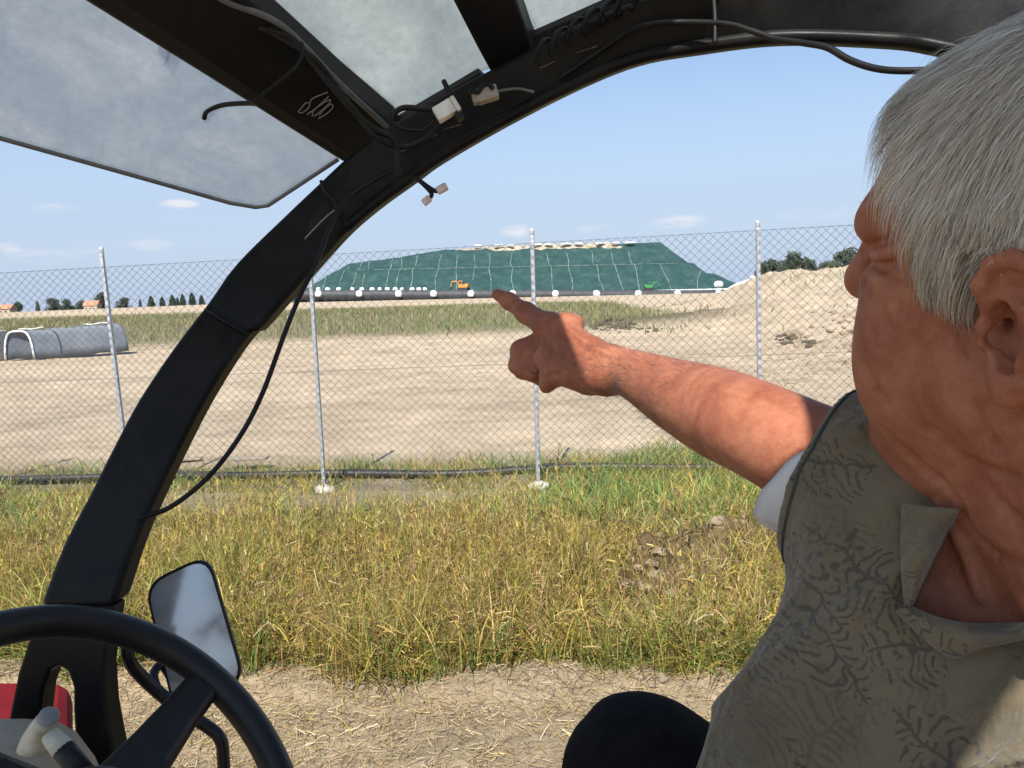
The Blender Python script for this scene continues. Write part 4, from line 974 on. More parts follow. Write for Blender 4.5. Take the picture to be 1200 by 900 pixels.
# ---- head frame
HY, HP, HR = math.radians(55), math.radians(8), math.radians(12); HS = 1.04
hf = np.array([-math.cos(HY)*math.cos(HP), math.sin(HY)*math.cos(HP), math.sin(HP)])
hl = np.cross([0, 0, 1.0], hf); hl /= np.linalg.norm(hl); hu = np.cross(hf, hl)
hl, hu = hl*math.cos(HR)-hu*math.sin(HR), hu*math.cos(HR)+hl*math.sin(HR)
HA = np.stack([hf, hl, hu], 1)                       # columns: forward, left, up
EAR = P(1166, 391, .425)
HC = EAR - hl*.077*HS
def HL(p): return HC+HA@(np.array(p, float)*HS)
def hell(c, r, rot=None):
    A = HA if rot is None else HA@rot
    return ell(HL(c), np.array(r)*HS, A)
def hcone(a, b, r1, r2): return cone(HL(a), HL(b), r1*HS, r2*HS)
def rotm(ax, deg):
    a = math.radians(deg); c, s = math.cos(a), math.sin(a)
    return np.array({'f': [[1, 0, 0], [0, c, -s], [0, s, c]], 'l': [[c, 0, s], [0, 1, 0], [-s, 0, c]], 'u': [[c, -s, 0], [s, c, 0], [0, 0, 1]]}[ax])
H_MAIN = [((-.012, 0, .052), (.098, .076, .088), .02), ((.046, 0, .056), (.053, .066, .060), .02)]
BF = Field((-.06, .14, 1.42), (.60, 1.20, 2.26), .0022)
for c, r, k in H_MAIN: put(BF, hell(c, r), k)
put(BF, hell((.045, 0, -.005), (.053, .060, .070)), .02)
for s in (-1, 1):
    put(BF, hell((.050, s*.042, .000), (.038, .026, .026)), .02)         # cheekbone
    put(BF, hell((.035, s*.040, -.050), (.048, .031, .048)), .025)       # jowl
    put(BF, hell((-.005, s*.052, -.045), (.035, .020, .040)), .025)      # jaw angle
    put(BF, hcone((.086, s*.042, .044), (.0905, s*.012, .042), .011, .012), .024)   # brow
    put(BF, hell((.094, s*.033, .024), (.008, .016, .008)), .014, 's')   # eye socket
    put(BF, hell((.076, s*.033, .022), (.0165, .0160, .0140)), .006)     # lids
    put(BF, hcone((.088, s*.046, .022), (.095, s*.024, .021), .0015, .0017), .002, 's')
    put(BF, hcone((.090, s*.043, .009), (.092, s*.024, .006), .0035, .004), .008)  # eye bag
    put(BF, hell((.060, s*.027, -.040), (.042, .038, .055)), .025)
    # wrinkles at the outer eye corner
    for (z0, z1) in ((.018, .030), (.014, .012), (.010, -.004)):
        put(BF, hcone((.074, s*.054, z0), (.058, s*.0625, z1), .0013, .0006), .003, 's')
    put(BF, hcone((.092, s*.026, -.012), (.072, s*.043, -.05), .0018, .0010), .006, 's')  # cheek fold
put(BF, hell((.043, 0, -.078), (.052, .044, .034)), .025)
put(BF, hell((.080, 0, -.094), (.020, .024, .018)), .02)
put(BF, hell((.035, 0, -.105), (.055, .048, .030)), .03)
put(BF, hcone((.097, 0, .040), (.119, 0, .001), .013, .0115), .018)
put(BF, hell((.118, 0, -.005), (.0130, .0130, .0110)), .010)
for s in (-1, 1): put(BF, hell((.103, s*.013, -.010), (.012, .0085, .009)), .006); put(BF, hell((.109, s*.007, -.018), (.005, .004, .004)), .002, 's')
put(BF, hell((.094, 0, -.050), (.016, .026, .016)), .014)
put(BF, hcone((.102, -.020, -.044), (.108, 0, -.041), .0045, .005), .006); put(BF, hcone((.108, 0, -.041), (.102, .020, -.044), .005, .0045), .006)
put(BF, hcone((.101, -.018, -.056), (.106, 0, -.057), .005, .006), .006); put(BF, hcone((.106, 0, -.057), (.101, .018, -.056), .006, .005), .006)
put(BF, hcone((.104, -.024, -.050), (.111, 0, -.0495), .0012, .0015), .003, 's'); put(BF, hcone((.111, 0, -.0495), (.104, .024, -.050), .0015, .0012), .003, 's')
# ears
for s in (-1, 1):
    def E(a, b_, o): return (-.004+a, s*(.0765+o+.28*max(0, -a)), .004+b_)      # a: forward, b: up, o: out
    er = rotm('u', -s*22)@rotm('l', 10)
    put(BF, hell(E(-.011, .004, .006), (.023, .0060, .036), er), .006)
    rim = [(.004, .008, .000), (.009, .022, .002), (.003, .034, .004), (-.008, .0385, .006), (-.022, .034, .007), (-.031, .020, .008), (-.032, .004, .008), (-.026, -.012, .006), (-.016, -.024, .003)]
    for p, q in zip(rim[:-1], rim[1:]): put(BF, hcone(E(p[0], p[1], p[2]+.006), E(q[0], q[1], q[2]+.006), .0042, .0042), .003)
    anti = [(-.004, .022, 0), (-.017, .016, .003), (-.022, .002, .004), (-.017, -.011, .003), (-.006, -.017, .001)]
    for p, q in zip(anti[:-1], anti[1:]): put(BF, hcone(E(p[0], p[1], p[2]+.008), E(q[0], q[1], q[2]+.008), .0033, .0033), .004)
    put(BF, hell(E(-.006, -.027, .005), (.0115, .0060, .0125), er), .006)     # lobe
    put(BF, hell(E(-.006, -.002, .008), (.0105, .0125, .018), er), .003, 's')   # concha
    put(BF, hell(E(-.010, .023, .014), (.009, .007, .0055), er), .004, 's')
    put(BF, hcone(E(-.002, -.004, .010), E(.012, -.003, -.012), .005, .003), .004, 's')
    put(BF, hell(E(.007, -.003, .006), (.0050, .0048, .0085)), .004)         # tragus
    put(BF, hcone(E(.000, -.006, .010), E(.006, -.002, -.025), .0055, .004), .003, 's')
# ---- torso frame
tr_ = np.array([-.50, .866, 0]); tf = np.array([-.866, -.50, 0]); tu = np.array([0, 0, 1.0])
NB = HC+np.array([.050, -.035, -.168])                 # base of the neck
def TL(p): return NB+p[0]*tf+p[1]*(-tr_)+p[2]*tu        # forward, left, up
TA = np.stack([tf, -tr_, tu], 1)
SH_R = np.array([.285, .590, 1.835]); SH_L = TL((-.02, .19, -.05))
ELB = P(842, 484, .79); WR = P(690, 428, .975)
def torso(F_, o, arm=True):
    put(F_, ell(TL((-.01, 0, -.13)), (.115+o, .185+o, .15+o), TA), .03)
    put(F_, ell(TL((.03, .0, -.30)), (.165+o, .195+o, .19+o), TA), .09)
    put(F_, ell(TL((.06, .0, -.42)), (.19+o, .20+o, .17+o), TA), .09)
    put(F_, cone(TL((-.03, .03, -.02)), SH_R+np.array([.0, 0, .008]), .060+o, .056+o), .06)
    put(F_, cone(TL((-.03, .05, -.02)), SH_L, .060+o, .062+o), .06)
put(BF, cone(HL((-.022, 0, -.035)), NB+np.array([.01, 0, .01]), .060, .066), .03)
put(BF, cone(HL((.02, .0, -.085)), TL((.045, 0, .0)), .045, .052), .03)
put(BF, cone(HL((-.015, .050, -.06)), TL((.07, .02, -.035)), .013, .011), .02)     # neck muscle
torso(BF, -.020)
put(BF, cone(P(1085, 690, .568), P(1240, 690, .535), .056, .062), .03)
BF.op(lambda g: g[..., 2]*0+(1.60-g[..., 2]), BF.lo, BF.lo+BF.n*BF.h, .002, 'i') if False else None
# arm
ARM = [(SH_R, .045), (P(905, 512, .70), .0405), (ELB, .0415), (P(791, 462, .862), .0350), (P(745, 440, .918), .0260), (P(716, 431, .95), .0225), (WR, .0220)]
_s = spline([np.append(p, r) for p, r in ARM], 6)
for q0, q1 in zip(_s[:-1], _s[1:]): put(BF, cone(q0[:3], q1[:3], q0[3]+.001, q1[3]+.001), .004)
fa = (WR-ELB); faL = np.linalg.norm(fa); fd = fa/faL
put(BF, cone(WR-fd*.03+np.array([0, 0, .005]), WR+fd*.02+np.array([0, 0, .008]), .0205, .0205), .02)
put(BF, cone(WR-fd*.03+np.array([0, 0, -.006]), WR+fd*.02+np.array([0, 0, -.010]), .0205, .0205), .02)
put(BF, ell(P(668, 420, 1.01), (.026, .028, .022)), .02)
put(BF, ell(P(626, 417, 1.068), (.021, .028, .021)), .014)
# hand
iM = P(641, 382, 1.035); mM = P(652, 394, 1.05); rM = P(657, 408, 1.063); pM = P(660, 422, 1.072)
for M_, off, r0, r1 in ((iM, .014, .0205, .0165), (mM, .006, .021, .0165), (rM, -.004, .021, .016), (pM, -.014, .0195, .0145)):
    put(BF, cone(WR+np.array([0, 0, off]), M_, r0, r1), .012)
put(BF, ell(P(666, 378, 1.02), (.020, .022, .012)), .016)                         # knuckle rise
put(BF, ell(P(650, 420, 1.025), (.026, .024, .022)), .014)
put(BF, ell(P(668, 440, 1.0), (.024, .022, .011)), .014)                          # heel of the hand
def finger(pts, rs, k=.006):
    for a, b_, r0, r1 in zip(pts[:-1], pts[1:], rs[:-1], rs[1:]): put(BF, cone(a, b_, r0, r1), k)
finger([iM, P(617, 367, 1.075), P(597, 353, 1.105), P(582.5, 345, 1.12)], [.0165, .0128, .0105, .0078], .009)
finger([mM, P(611, 411, 1.075), P(607, 428, 1.065), P(624, 438, 1.045)], [.0165, .0140, .0118, .010])
finger([rM, P(617, 421, 1.09), P(612, 434, 1.08), P(633, 443, 1.06)], [.016, .0125, .0108, .0095])
finger([pM, P(632, 433, 1.09), P(634, 443, 1.08), P(646, 446, 1.06)], [.0145, .0108, .0095, .0085])
finger([P(678, 434, .985), P(656, 430, 1.0), P(645, 442, 1.01), P(640, 453, 1.015)], [.016, .0145, .0105, .0085], .012)
# creases carved where the surface is met by a ray through two picture points
def surf(px, py):
    q = P(px, py, 1)-EYE; t = np.arange(.32, 1.3, .0011); X = EYE+q*t[:, None]; I = np.round((X-BF.lo)/BF.h).astype(int)
    ok = ((I >= 0)&(I < BF.n)).all(1); I = np.clip(I, 0, BF.n-1); v = np.where(ok, BF.a[I[:, 0], I[:, 1], I[:, 2]], 1); k = v < 0
    if not k.any(): return None
    k = int(np.argmax(k)); return EYE+q*(t[k]-.0011*(1 if v[k] < 0 else 0))
def crease(pts, r=.0014, k=.004, mode='s', lift=0):
    S = [surf(*p) for p in spline([np.array(p, float) for p in pts], 4)]
    S = [s if s is None else s-lift*(s-EYE)/np.linalg.norm(s-EYE) for s in S]
    m_ = len(S)
    for i in range(m_-1):
        if S[i] is None or S[i+1] is None or np.linalg.norm(S[i]-S[i+1]) > .02: continue
        w0 = math.sin(math.pi*(i+.6)/(m_+.2)); put(BF, cone(S[i], S[i+1], r*(.35+.65*w0), r*(.35+.65*w0)), k, mode)
for pts, r in [([(1009, 294), (1033, 286), (1054, 275)], .0016), ([(1011, 300), (1029, 308), (1048, 305)], .0015), ([(1008, 250), (1024, 268), (1018, 284)], .0014), ([(1012, 288), (1030, 275), (1046, 262)], .0012),
               ([(1012, 306), (1036, 320), (1058, 324)], .0011), ([(1017, 316), (1040, 341), (1064, 368)], .0015), ([(1014, 330), (1032, 362), (1042, 390)], .0011), ([(1020, 226), (1034, 230), (1048, 232)], .0012), ([(1022, 243), (1036, 246), (1050, 244)], .0011),
               ([(1118, 368), (1128, 395), (1138, 424)], .0012), ([(1126, 352), (1134, 380), (1142, 400)], .0010), ([(1030, 500), (1070, 540), (1110, 572)], .0022), ([(1120, 585), (1140, 625), (1175, 655), (1230, 668)], .0022), ([(1150, 560), (1180, 600), (1230, 625)], .0016),
               ([(1090, 500), (1130, 540), (1190, 560)], .0018), ([(1142, 470), (1150, 500), (1170, 530)], .0014), ([(1010, 420), (1022, 450), (1040, 474)], .0013)]:
    crease(pts, r, .005)
for pts, r in [([(1016, 279), (1034, 270), (1050, 262)], .0012), ([(1014, 302), (1034, 298), (1052, 292)], .0012), ([(1020, 236), (1036, 238), (1050, 238)], .0012), ([(1014, 312), (1034, 330), (1056, 352)], .0014), ([(1100, 590), (1130, 640), (1150, 700)], .0030)]:
    crease(pts, r, .006, 'u', .0004)
# knuckles, veins and wrist creases
for pts, r in [([(664, 383), (690, 404), (716, 416)], .0008)]: crease(pts, r, .008, 'u', 0)
for pts, r in [([(612, 366), (616, 373), (618, 378)], .0010), ([(594, 352), (597, 358), (598, 362)], .0009), ([(636, 398), (648, 410), (652, 428)], .0014), ([(606, 414), (616, 418), (626, 424)], .0010), ([(612, 430), (622, 434), (632, 438)], .0009), ([(640, 442), (648, 440), (656, 438)], .0010)]: crease(pts, r, .004)
# fine relief
def relief(g):
    x, y, z = g[..., 0], g[..., 1], g[..., 2]
    return .0011*fbm(x*70+z*31, y*70-z*47, 140, 2)
body = BF.mesh('person')
def skin_mat():
    m, nt, b = mat('tanned_skin')
    v = mapped(nt); n = noise(nt, 16, 8, .72, v, .6); n2 = noise(nt, 150, 7, .75, v); n3 = noise(nt, 60, 9, .72, v)
    r = ramp(nt, [(.3, (.24, .078, .042)), (.46, (.33, .125, .070)), (.58, (.41, .175, .102)), (.72, (.36, .112, .072))], n.outputs[0])
    fr_ = ramp(nt, [(.58, (0, 0, 0)), (.70, (1, 1, 1))], n2.outputs[0]); mu = N(nt, 'ShaderNodeMath', operation='MULTIPLY'); nt.links.new(fr_.outputs[0], mu.inputs[0]); mu.inputs[1].default_value = .5
    c = mixc(nt, mu.outputs[0], r.outputs[0], (.22, .065, .03))
    r3 = ramp(nt, [(.35, (.90, .78, .78)), (.7, (1.08, 1.08, 1.06))], n3.outputs[0]); c = mixc(nt, 1, c, r3.outputs[0], 'MULTIPLY')
    nt.links.new(c, b.inputs['Base Color']); b.inputs['Roughness'].default_value = .56; b.inputs['Specular IOR Level'].default_value = .24
    b.inputs['Subsurface Weight'].default_value = .10; b.inputs['Subsurface Radius'].default_value = (.012, .004, .002); b.inputs['Subsurface Scale'].default_value = .5
    vo = N(nt, 'ShaderNodeTexVoronoi'); vo.inputs['Scale'].default_value = 700; nt.links.new(v, vo.inputs['Vector'])
    b1 = N(nt, 'ShaderNodeBump'); b1.inputs['Strength'].default_value = .35; b1.inputs['Distance'].default_value = .0005; nt.links.new(vo.outputs['Distance'], b1.inputs['Height'])
    b2 = N(nt, 'ShaderNodeBump'); b2.inputs['Strength'].default_value = .16; b2.inputs['Distance'].default_value = .003; nt.links.new(n3.outputs[0], b2.inputs['Height']); nt.links.new(b1.outputs[0], b2.inputs['Normal'])
    nt.links.new(b2.outputs[0], b.inputs['Normal']); return m
M_skin = skin_mat()
person = link('person', body, M_skin)
tag(person, 'grey haired man in a patterned olive shirt, head turned away, pointing at the green mound', 'person')
bodyBVH = BVHTree.FromObject(person, bpy.context.evaluated_depsgraph_get())
# eyes
M_eye = simple('eye_white', (.6, .58, .54), (.7, .68, .65), 20, .2)
for s in (-1, 1):
    mb = MB(); mb.lathe(HL((.0715, s*.033, .018)), hf, [(.0001, -.0125*HS)]+[(.0125*HS*math.cos(a), .0125*HS*math.sin(a)) for a in np.linspace(-1.5, 1.5, 14)]+[(.0001, .0125*HS)], 20)
    mb.build('eye', M_eye, person, True)
# ---- shirt
SF = Field((.02, .02, 1.36), (.75, .80, 1.98), .0028)
torso(SF, .006)
E_ = P(968, 562, .652); sa = (ELB-SH_R); sa /= np.linalg.norm(sa); sa2 = E_-SH_R; sa2 /= np.linalg.norm(sa2)
put(SF, cone(SH_R+np.array([.01, 0, 0]), E_, .066, .068), .05)
nrm_s = sa*.8+np.array([-.42, -.05, .10]); nrm_s /= np.linalg.norm(nrm_s)
SF.op(lambda g: (g-E_)@nrm_s, np.array([-.1, .54, 1.7]), np.array([.30, .80, 1.98]), .002, 'i')
put(SF, cone(E_-sa*.05, E_+sa*.06, .056, .062), .004, 's')
put(SF, cone(P(1055, 660, .565), P(955, 930, .53), .060, .066), .05)
put(SF, cone(P(955, 930, .53), P(900, 1150, .50), .066, .09), .05)
def folds(g):
    x, y, z = g[..., 0], g[..., 1], g[..., 2]; q = (g-NB)@TA; u, v, w = q[..., 0], q[..., 1], q[..., 2]
    ph = (v*.80-w*.50)*34+1.6*fbm(v*5, w*5, 150, 2)*3
    rg_ = 1-np.abs(np.sin(ph)); msk = .35+.65*vnoise(v*9+5, w*9, 155)
    d = .020*rg_**4*msk+.006*(1-np.abs(np.sin(ph*2.3+v*20)))**2*vnoise(v*14, w*14, 156)
    q_ = .15+.85*ss(.05, .14, np.linalg.norm(g-(E_+np.array([-.01, 0, 0])), axis=-1)); sil = .45+.55*ss(-.16, -.08, v)
    return (-(d+.030*fbm(v*7+3, w*6, 151, 3)+.008*fbm(v*26, w*20, 152, 3))+.006)*q_*sil
SF.op(folds, SF.lo, SF.lo+SF.n*SF.h, .002, 'add')
# armpit to chest crease
put(SF, cone(TL((.10, -.14, -.10)), TL((.17, -.05, -.30)), .009, .006), .02, 's')
put(SF, cone(TL((.10, -.10, -.07)), TL((.16, .0, -.24)), .008, .012), .03)
# neck opening, a wedge down the chest
def wedge(poly):
    c = np.mean(poly, 0)
    def f(g):
        q = g-EYE.astype(np.float32); d = q@Fv.astype(np.float32); px = 600+FPX*(q@Rv.astype(np.float32))/d; py = 450-FPX*(q@Uv.astype(np.float32))/d; r = np.full(px.shape, -1e9, np.float32)
        for i in range(len(poly)):
            a = np.array(poly[i]); b_ = np.array(poly[(i+1) % len(poly)]); n_ = np.array([b_[1]-a[1], a[0]-b_[0]]); n_ = n_/np.linalg.norm(n_)
            if (c-a)@n_ > 0: n_ = -n_
            r = np.maximum(r, ((px-a[0])*n_[0]+(py-a[1])*n_[1]))
        r = r*d/FPX
        return np.where(d < .57, r, .05)
    return f
VP = [(1118, 590), (1066, 712), (1150, 742), (1420, 742), (1420, 540), (1180, 540)]
SF.op(wedge(VP), SF.lo, SF.lo+SF.n*SF.h, .004, 's')

sme = SF.mesh('shirt')
def cloth_mat(name='patterned_olive_cloth'):
    m, nt, b = mat(name)
    v = mapped(nt); n = noise(nt, 6, 5, .6, v)
    r = ramp(nt, [(.3, (.125, .098, .058)), (.7, (.185, .150, .094))], n.outputs[0])
    def M(op, x, y=None, z=None, clamp=False):
        q = N(nt, 'ShaderNodeMath', operation=op); q.use_clamp = clamp
        for i, s in enumerate((x, y, z)):
            if s is None: continue
            if hasattr(s, 'links'): nt.links.new(s, q.inputs[i])
            else: q.inputs[i].default_value = s
        return q.outputs[0]
    def frond(scale, rot, seedoff, freq, width, length):
        tcv = mapped(nt, (scale,)*3, rot); wn = noise(nt, 2.2, 2, .5, tcv)
        ad = N(nt, 'ShaderNodeVectorMath', operation='MULTIPLY_ADD'); nt.links.new(wn.outputs['Color'], ad.inputs[0]); ad.inputs[1].default_value = (.35,)*3; nt.links.new(tcv, ad.inputs[2])
        s3 = N(nt, 'ShaderNodeSeparateXYZ'); nt.links.new(ad.outputs[0], s3.inputs[0]); c3 = N(nt, 'ShaderNodeCombineXYZ'); nt.links.new(s3.outputs[0], c3.inputs[0]); nt.links.new(s3.outputs[2], c3.inputs[1])
        of = N(nt, 'ShaderNodeVectorMath', operation='ADD'); nt.links.new(c3.outputs[0], of.inputs[0]); of.inputs[1].default_value = (seedoff, seedoff*.7, 0)
        vo = N(nt, 'ShaderNodeTexVoronoi', voronoi_dimensions='2D'); vo.inputs['Scale'].default_value = 1.0; vo.inputs['Randomness'].default_value = .8; nt.links.new(of.outputs[0], vo.inputs['Vector'])
        df = N(nt, 'ShaderNodeVectorMath', operation='SUBTRACT'); nt.links.new(of.outputs[0], df.inputs[0]); nt.links.new(vo.outputs['Position'], df.inputs[1])
        dd = N(nt, 'ShaderNodeSeparateXYZ'); nt.links.new(df.outputs[0], dd.inputs[0]); cc = N(nt, 'ShaderNodeSeparateColor'); nt.links.new(vo.outputs['Color'], cc.inputs[0])
        th = M('MULTIPLY', cc.outputs[0], 6.283); co, si = M('COSINE', th), M('SINE', th)
        u_ = M('ABSOLUTE', M('ADD', M('MULTIPLY', dd.outputs[0], co), M('MULTIPLY', dd.outputs[1], si)))
        v_ = M('SUBTRACT', M('MULTIPLY', dd.outputs[1], co), M('MULTIPLY', dd.outputs[0], si))
        vv = M('ADD', v_, M('MULTIPLY', M('MULTIPLY', u_, u_), 2.2))
        w_ = M('SINE', M('MULTIPLY', M('SUBTRACT', vv, M('MULTIPLY', u_, .8)), freq))
        st = M('MULTIPLY', M('SUBTRACT', w_, .25), 3.0, clamp=True)
        mid = M('LESS_THAN', u_, .018)
        lim = M('MULTIPLY', M('SUBTRACT', 1.0, M('POWER', M('DIVIDE', M('ABSOLUTE', v_), length), 2.0)), width)
        ins = M('GREATER_THAN', lim, u_)
        brk = noise(nt, 9, 2, .5, tcv); bk_ = M('GREATER_THAN', brk.outputs[0], .44)
        return M('MULTIPLY', M('MAXIMUM', M('MULTIPLY', st, bk_), mid), ins)
    f1 = frond(19, (0, .2, 0), 0, 66, .38, .52); f2 = frond(24, (0, .9, 0), 7.3, 52, .26, .50); f3 = frond(14, (0, -.5, 0), 3.1, 80, .42, .55)
    mk = noise(nt, 12, 2, .5, v); k1 = M('GREATER_THAN', mk.outputs[0], .42); k2 = M('LESS_THAN', mk.outputs[0], .56)
    c = mixc(nt, M('MULTIPLY', M('MULTIPLY', f3, k2), .38), r.outputs[0], (.070, .056, .036))
    c = mixc(nt, M('MULTIPLY', f2, .3), c, (.07, .068, .055))
    c = mixc(nt, M('MULTIPLY', M('MULTIPLY', f1, k1), .55), c, (.035, .036, .036))
    bl = noise(nt, 9, 3, .6, v); br = ramp(nt, [(.56, (0, 0, 0)), (.68, (.45, .45, .45))], bl.outputs[0]); c = mixc(nt, br.outputs[0], c, (.12, .118, .10))
    nt.links.new(c, b.inputs['Base Color']); b.inputs['Roughness'].default_value = .9; b.inputs['Specular IOR Level'].default_value = .15; b.inputs['Sheen Weight'].default_value = .25
    wn_ = noise(nt, 900, 2, .5, v); b1 = N(nt, 'ShaderNodeBump'); b1.inputs['Strength'].default_value = .25; b1.inputs['Distance'].default_value = .0006; nt.links.new(wn_.outputs[0], b1.inputs['Height'])
    n5 = noise(nt, 22, 4, .55, mapped(nt, (1, 1, .5), (.4, .5, 0))); b2 = N(nt, 'ShaderNodeBump'); b2.inputs['Strength'].default_value = .8; b2.inputs['Distance'].default_value = .018; nt.links.new(n5.outputs[0], b2.inputs['Height']); nt.links.new(b1.outputs[0], b2.inputs['Normal'])
    nt.links.new(b2.outputs[0], b.inputs['Normal']); return m
M_shirt = cloth_mat(); M_trim = simple('dark_green_trim', (.035, .042, .034), (.055, .06, .05), 60, .9); M_under = simple('white_cotton', (.68, .67, .66), (.80, .79, .78), 15, .9, 0, .3, .004)
shirt = link('shirt', sme, M_shirt, person)
shirtBVH = BVHTree.FromObject(shirt, bpy.context.evaluated_depsgraph_get())
def hit(px, py, dflt=.45, bvh=None):
    q = P(px, py, 1)-EYE; q /= np.linalg.norm(q)
    r = (bvh or shirtBVH).ray_cast(Vector(EYE), Vector(q)); r2 = bodyBVH.ray_cast(Vector(EYE), Vector(q))
    ds = [x[0] for x in (r, r2) if x[0] is not None]
    if not ds: return dflt
    return min(PIX(np.array(x))[2] for x in ds)
def cloth_patch(name, outline, lifts, nu, m, th=.0025, dmin=None):
    # outline: two polylines (inner, outer) of pixels; the sheet is lofted between them just above the body
    A, B = outline; A = spline([np.array([*a, 0.0]) for a in A], nu); B = spline([np.array([*b_, 0.0]) for b_ in B], nu)
    n = min(len(A), len(B)); ia = np.linspace(0, len(A)-1, n).astype(int); ib = np.linspace(0, len(B)-1, n).astype(int); K = 8; V = []; D = np.zeros((n, K+1))
    for i in range(n):
        for k in range(K+1):
            t = k/K; q = A[ia[i]]*(1-t)+B[ib[i]]*t; D[i, k] = hit(q[0], q[1], np.nan)
    dm = np.nanmedian(D); D = np.where(np.isnan(D), dm, D)
    for _ in range(6):
        Dp = np.pad(D, 1, mode='edge'); D = .5*np.minimum(D, (Dp[:-2, 1:-1]+Dp[2:, 1:-1]+Dp[1:-1, :-2]+Dp[1:-1, 2:])/4)+.5*D
    for i in range(n):
        for k in range(K+1):
            t = k/K; q = A[ia[i]]*(1-t)+B[ib[i]]*t; lf = lifts[0]*(1-t)+lifts[1]*t+lifts[2]*math.sin(math.pi*t)
            V.append(P(q[0], q[1], D[i, k]-lf))
    i, k = np.meshgrid(np.arange(n-1), np.arange(K), indexing='ij'); w = K+1
    o = link(name, npmesh(name, V, np.stack([i*w+k, i*w+k+1, (i+1)*w+k+1, (i+1)*w+k], -1).reshape(-1, 4)), m, person)
    s_ = o.modifiers.new('t', 'SOLIDIFY'); s_.thickness = th; s_.offset = 0
    return o
# collar wings
cloth_patch('collar', ([(1124, 598), (1105, 632), (1085, 672), (1066, 712)], [(1058, 590), (1057, 622), (1058, 668), (1062, 714)]), (.010, .006, .006), 8, M_shirt)
cloth_patch('collar', ([(1066, 712), (1108, 727), (1160, 732), (1260, 726)], [(1050, 716), (1112, 768), (1160, 756), (1260, 736)]), (.012, .008, .006), 8, M_shirt)
# sleeve hem and undershirt
def ring(c, ax, r, n=40, sh=0, up=None):
    a = np.cross(ax, [0, 0, 1.0]); a /= np.linalg.norm(a); b_ = np.cross(a, ax); return [c+r*(math.cos(t)*a+math.sin(t)*b_)+ax*sh*(1-math.sin(t))*.5 for t in np.linspace(0, 2*math.pi, n+1)[:-1]]
rg = []
for q in ring(E_-nrm_s*.002, nrm_s, .085, 80):                 # snap the hem ring to the sleeve edge
    r_ = shirtBVH.find_nearest(Vector(q)); rg.append(np.array(r_[0]))
mb = MB(); mb.tube(rg, .0015, 6, closed=True); mb.build('sleeve_hem', M_trim, shirt, True)
ax = sa
AC = lambda t: SH_R+(ELB-SH_R)*t
t0 = float((E_-SH_R)@sa)
V = []; nR = 48; specs = [(t0-.06, .0550, 0), (t0-.035, .0565, .016), (t0-.022, .0585, .052), (t0-.020, .0590, .068), (t0-.022, .0565, .066), (t0-.06, .052, 0)]
for (t, r, sh) in specs:
    c = SH_R+sa*t; c = c*.6+(E_+sa*(t-t0))*.4+np.array([0, 0, -.006])
    V += [q+np.array([0, 0, .0012*math.sin(i*1.3)]) for i, q in enumerate(ring(c, sa, r, nR, sh))]
i, j = np.meshgrid(np.arange(len(specs)-1), np.arange(nR), indexing='ij'); j2 = (j+1) % nR
u = link('undershirt', npmesh('undershirt', V, np.stack([i*nR+j, i*nR+j2, (i+1)*nR+j2, (i+1)*nR+j], -1).reshape(-1, 4)), M_under, person)
u['label'] = 'white undershirt sleeve showing below the olive sleeve'
# trousers
TF = Field((-.02, .25, .62), (.80, 1.06, 1.75), .005)
PV = np.array([.45, .46, 1.30]); KN = P(752, 912, .80); KN2 = np.array([.02, .40, 1.34])
put(TF, cone(PV+(-.02, .05, .03), KN, .10, .076), .03); put(TF, cone(PV+(-.02, -.07, .0), KN2, .10, .072), .05); put(TF, ell(PV, (.17, .18, .12)), .05)
put(TF, cone(KN, KN+np.array([-.02, -.06, -.42]), .072, .05), .03); put(TF, cone(KN2+(.01, 0, 0), KN2+np.array([.03, .02, -.42]), .07, .05), .03)
TF.op(lambda g: .012*fbm(g[..., 0]*14+g[..., 2]*9, g[..., 1]*14-g[..., 2]*5, 160, 3), TF.lo, TF.lo+TF.n*TF.h, .002, 'add')
link('trousers', TF.mesh('trousers'), simple('black_trousers', (.006, .006, .007), (.014, .014, .015), 30, .95, 0, .3, .003, .1), person)
# ---- hair
def headbase(p):
    d = None
    for c, r, k in H_MAIN:
        f = ell(c, r)[0](p)
        d = f if d is None else np.minimum(d, f)-np.clip(k-np.abs(d-f), 0, None)**2/k*.25
    return d
def hgrad(p, e=.002):
    g = np.stack([headbase(p+np.eye(3)[i]*e)-headbase(p-np.eye(3)[i]*e) for i in range(3)], -1); return g/(np.linalg.norm(g, axis=-1)[..., None]+1e-9)
def proj(p, off):
    for _ in range(3): p = p-hgrad(p)*(headbase(p)-off)[..., None]
    return p
def hairmask(p):
    f, l, u = p[..., 0], p[..., 1], p[..., 2]
    side = np.clip(np.abs(l)/.07, 0, 1)
    line = np.where(f > .03, .070+.022*(1-side)+(.062-f)*-.25, .0)             # forehead hairline height
    front = ss(.062, .085, f)
    low = np.where(f > .030, .082+.62*(f-.03), np.where(f > .004, .022, np.where(f > -.03, .040, -.055)))  # temple, sideburn, above ear, nape
    temple = low
    return (u > temple) & (f < .083)
NHR = 66000
d0 = rng.normal(size=(NHR*3, 3)); d0 /= np.linalg.norm(d0, axis=1)[:, None]
root = proj(np.array([0, 0, .05])+d0*np.array([.11, .08, .09]), .0)
root = root[hairmask(root+rng.normal(0, .0025, root.shape))][:NHR]; n = len(root)
crown = np.array([-.055, 0, .135])
fl = root-crown; fl = fl/np.linalg.norm(fl, axis=1)[:, None]
lock = fbm(root[:, 0]*24+root[:, 2]*14, root[:, 1]*14-root[:, 2]*24, 170, 2)*2.0
side = np.abs(root[:, 1])/.07
flow = fl+np.array([.10, 0, -.15])+np.stack([.55*lock+.07*rng.normal(size=n), np.sign(root[:, 1])*.05+.1*lock, -.75*side+.07*rng.normal(size=n)], -1)
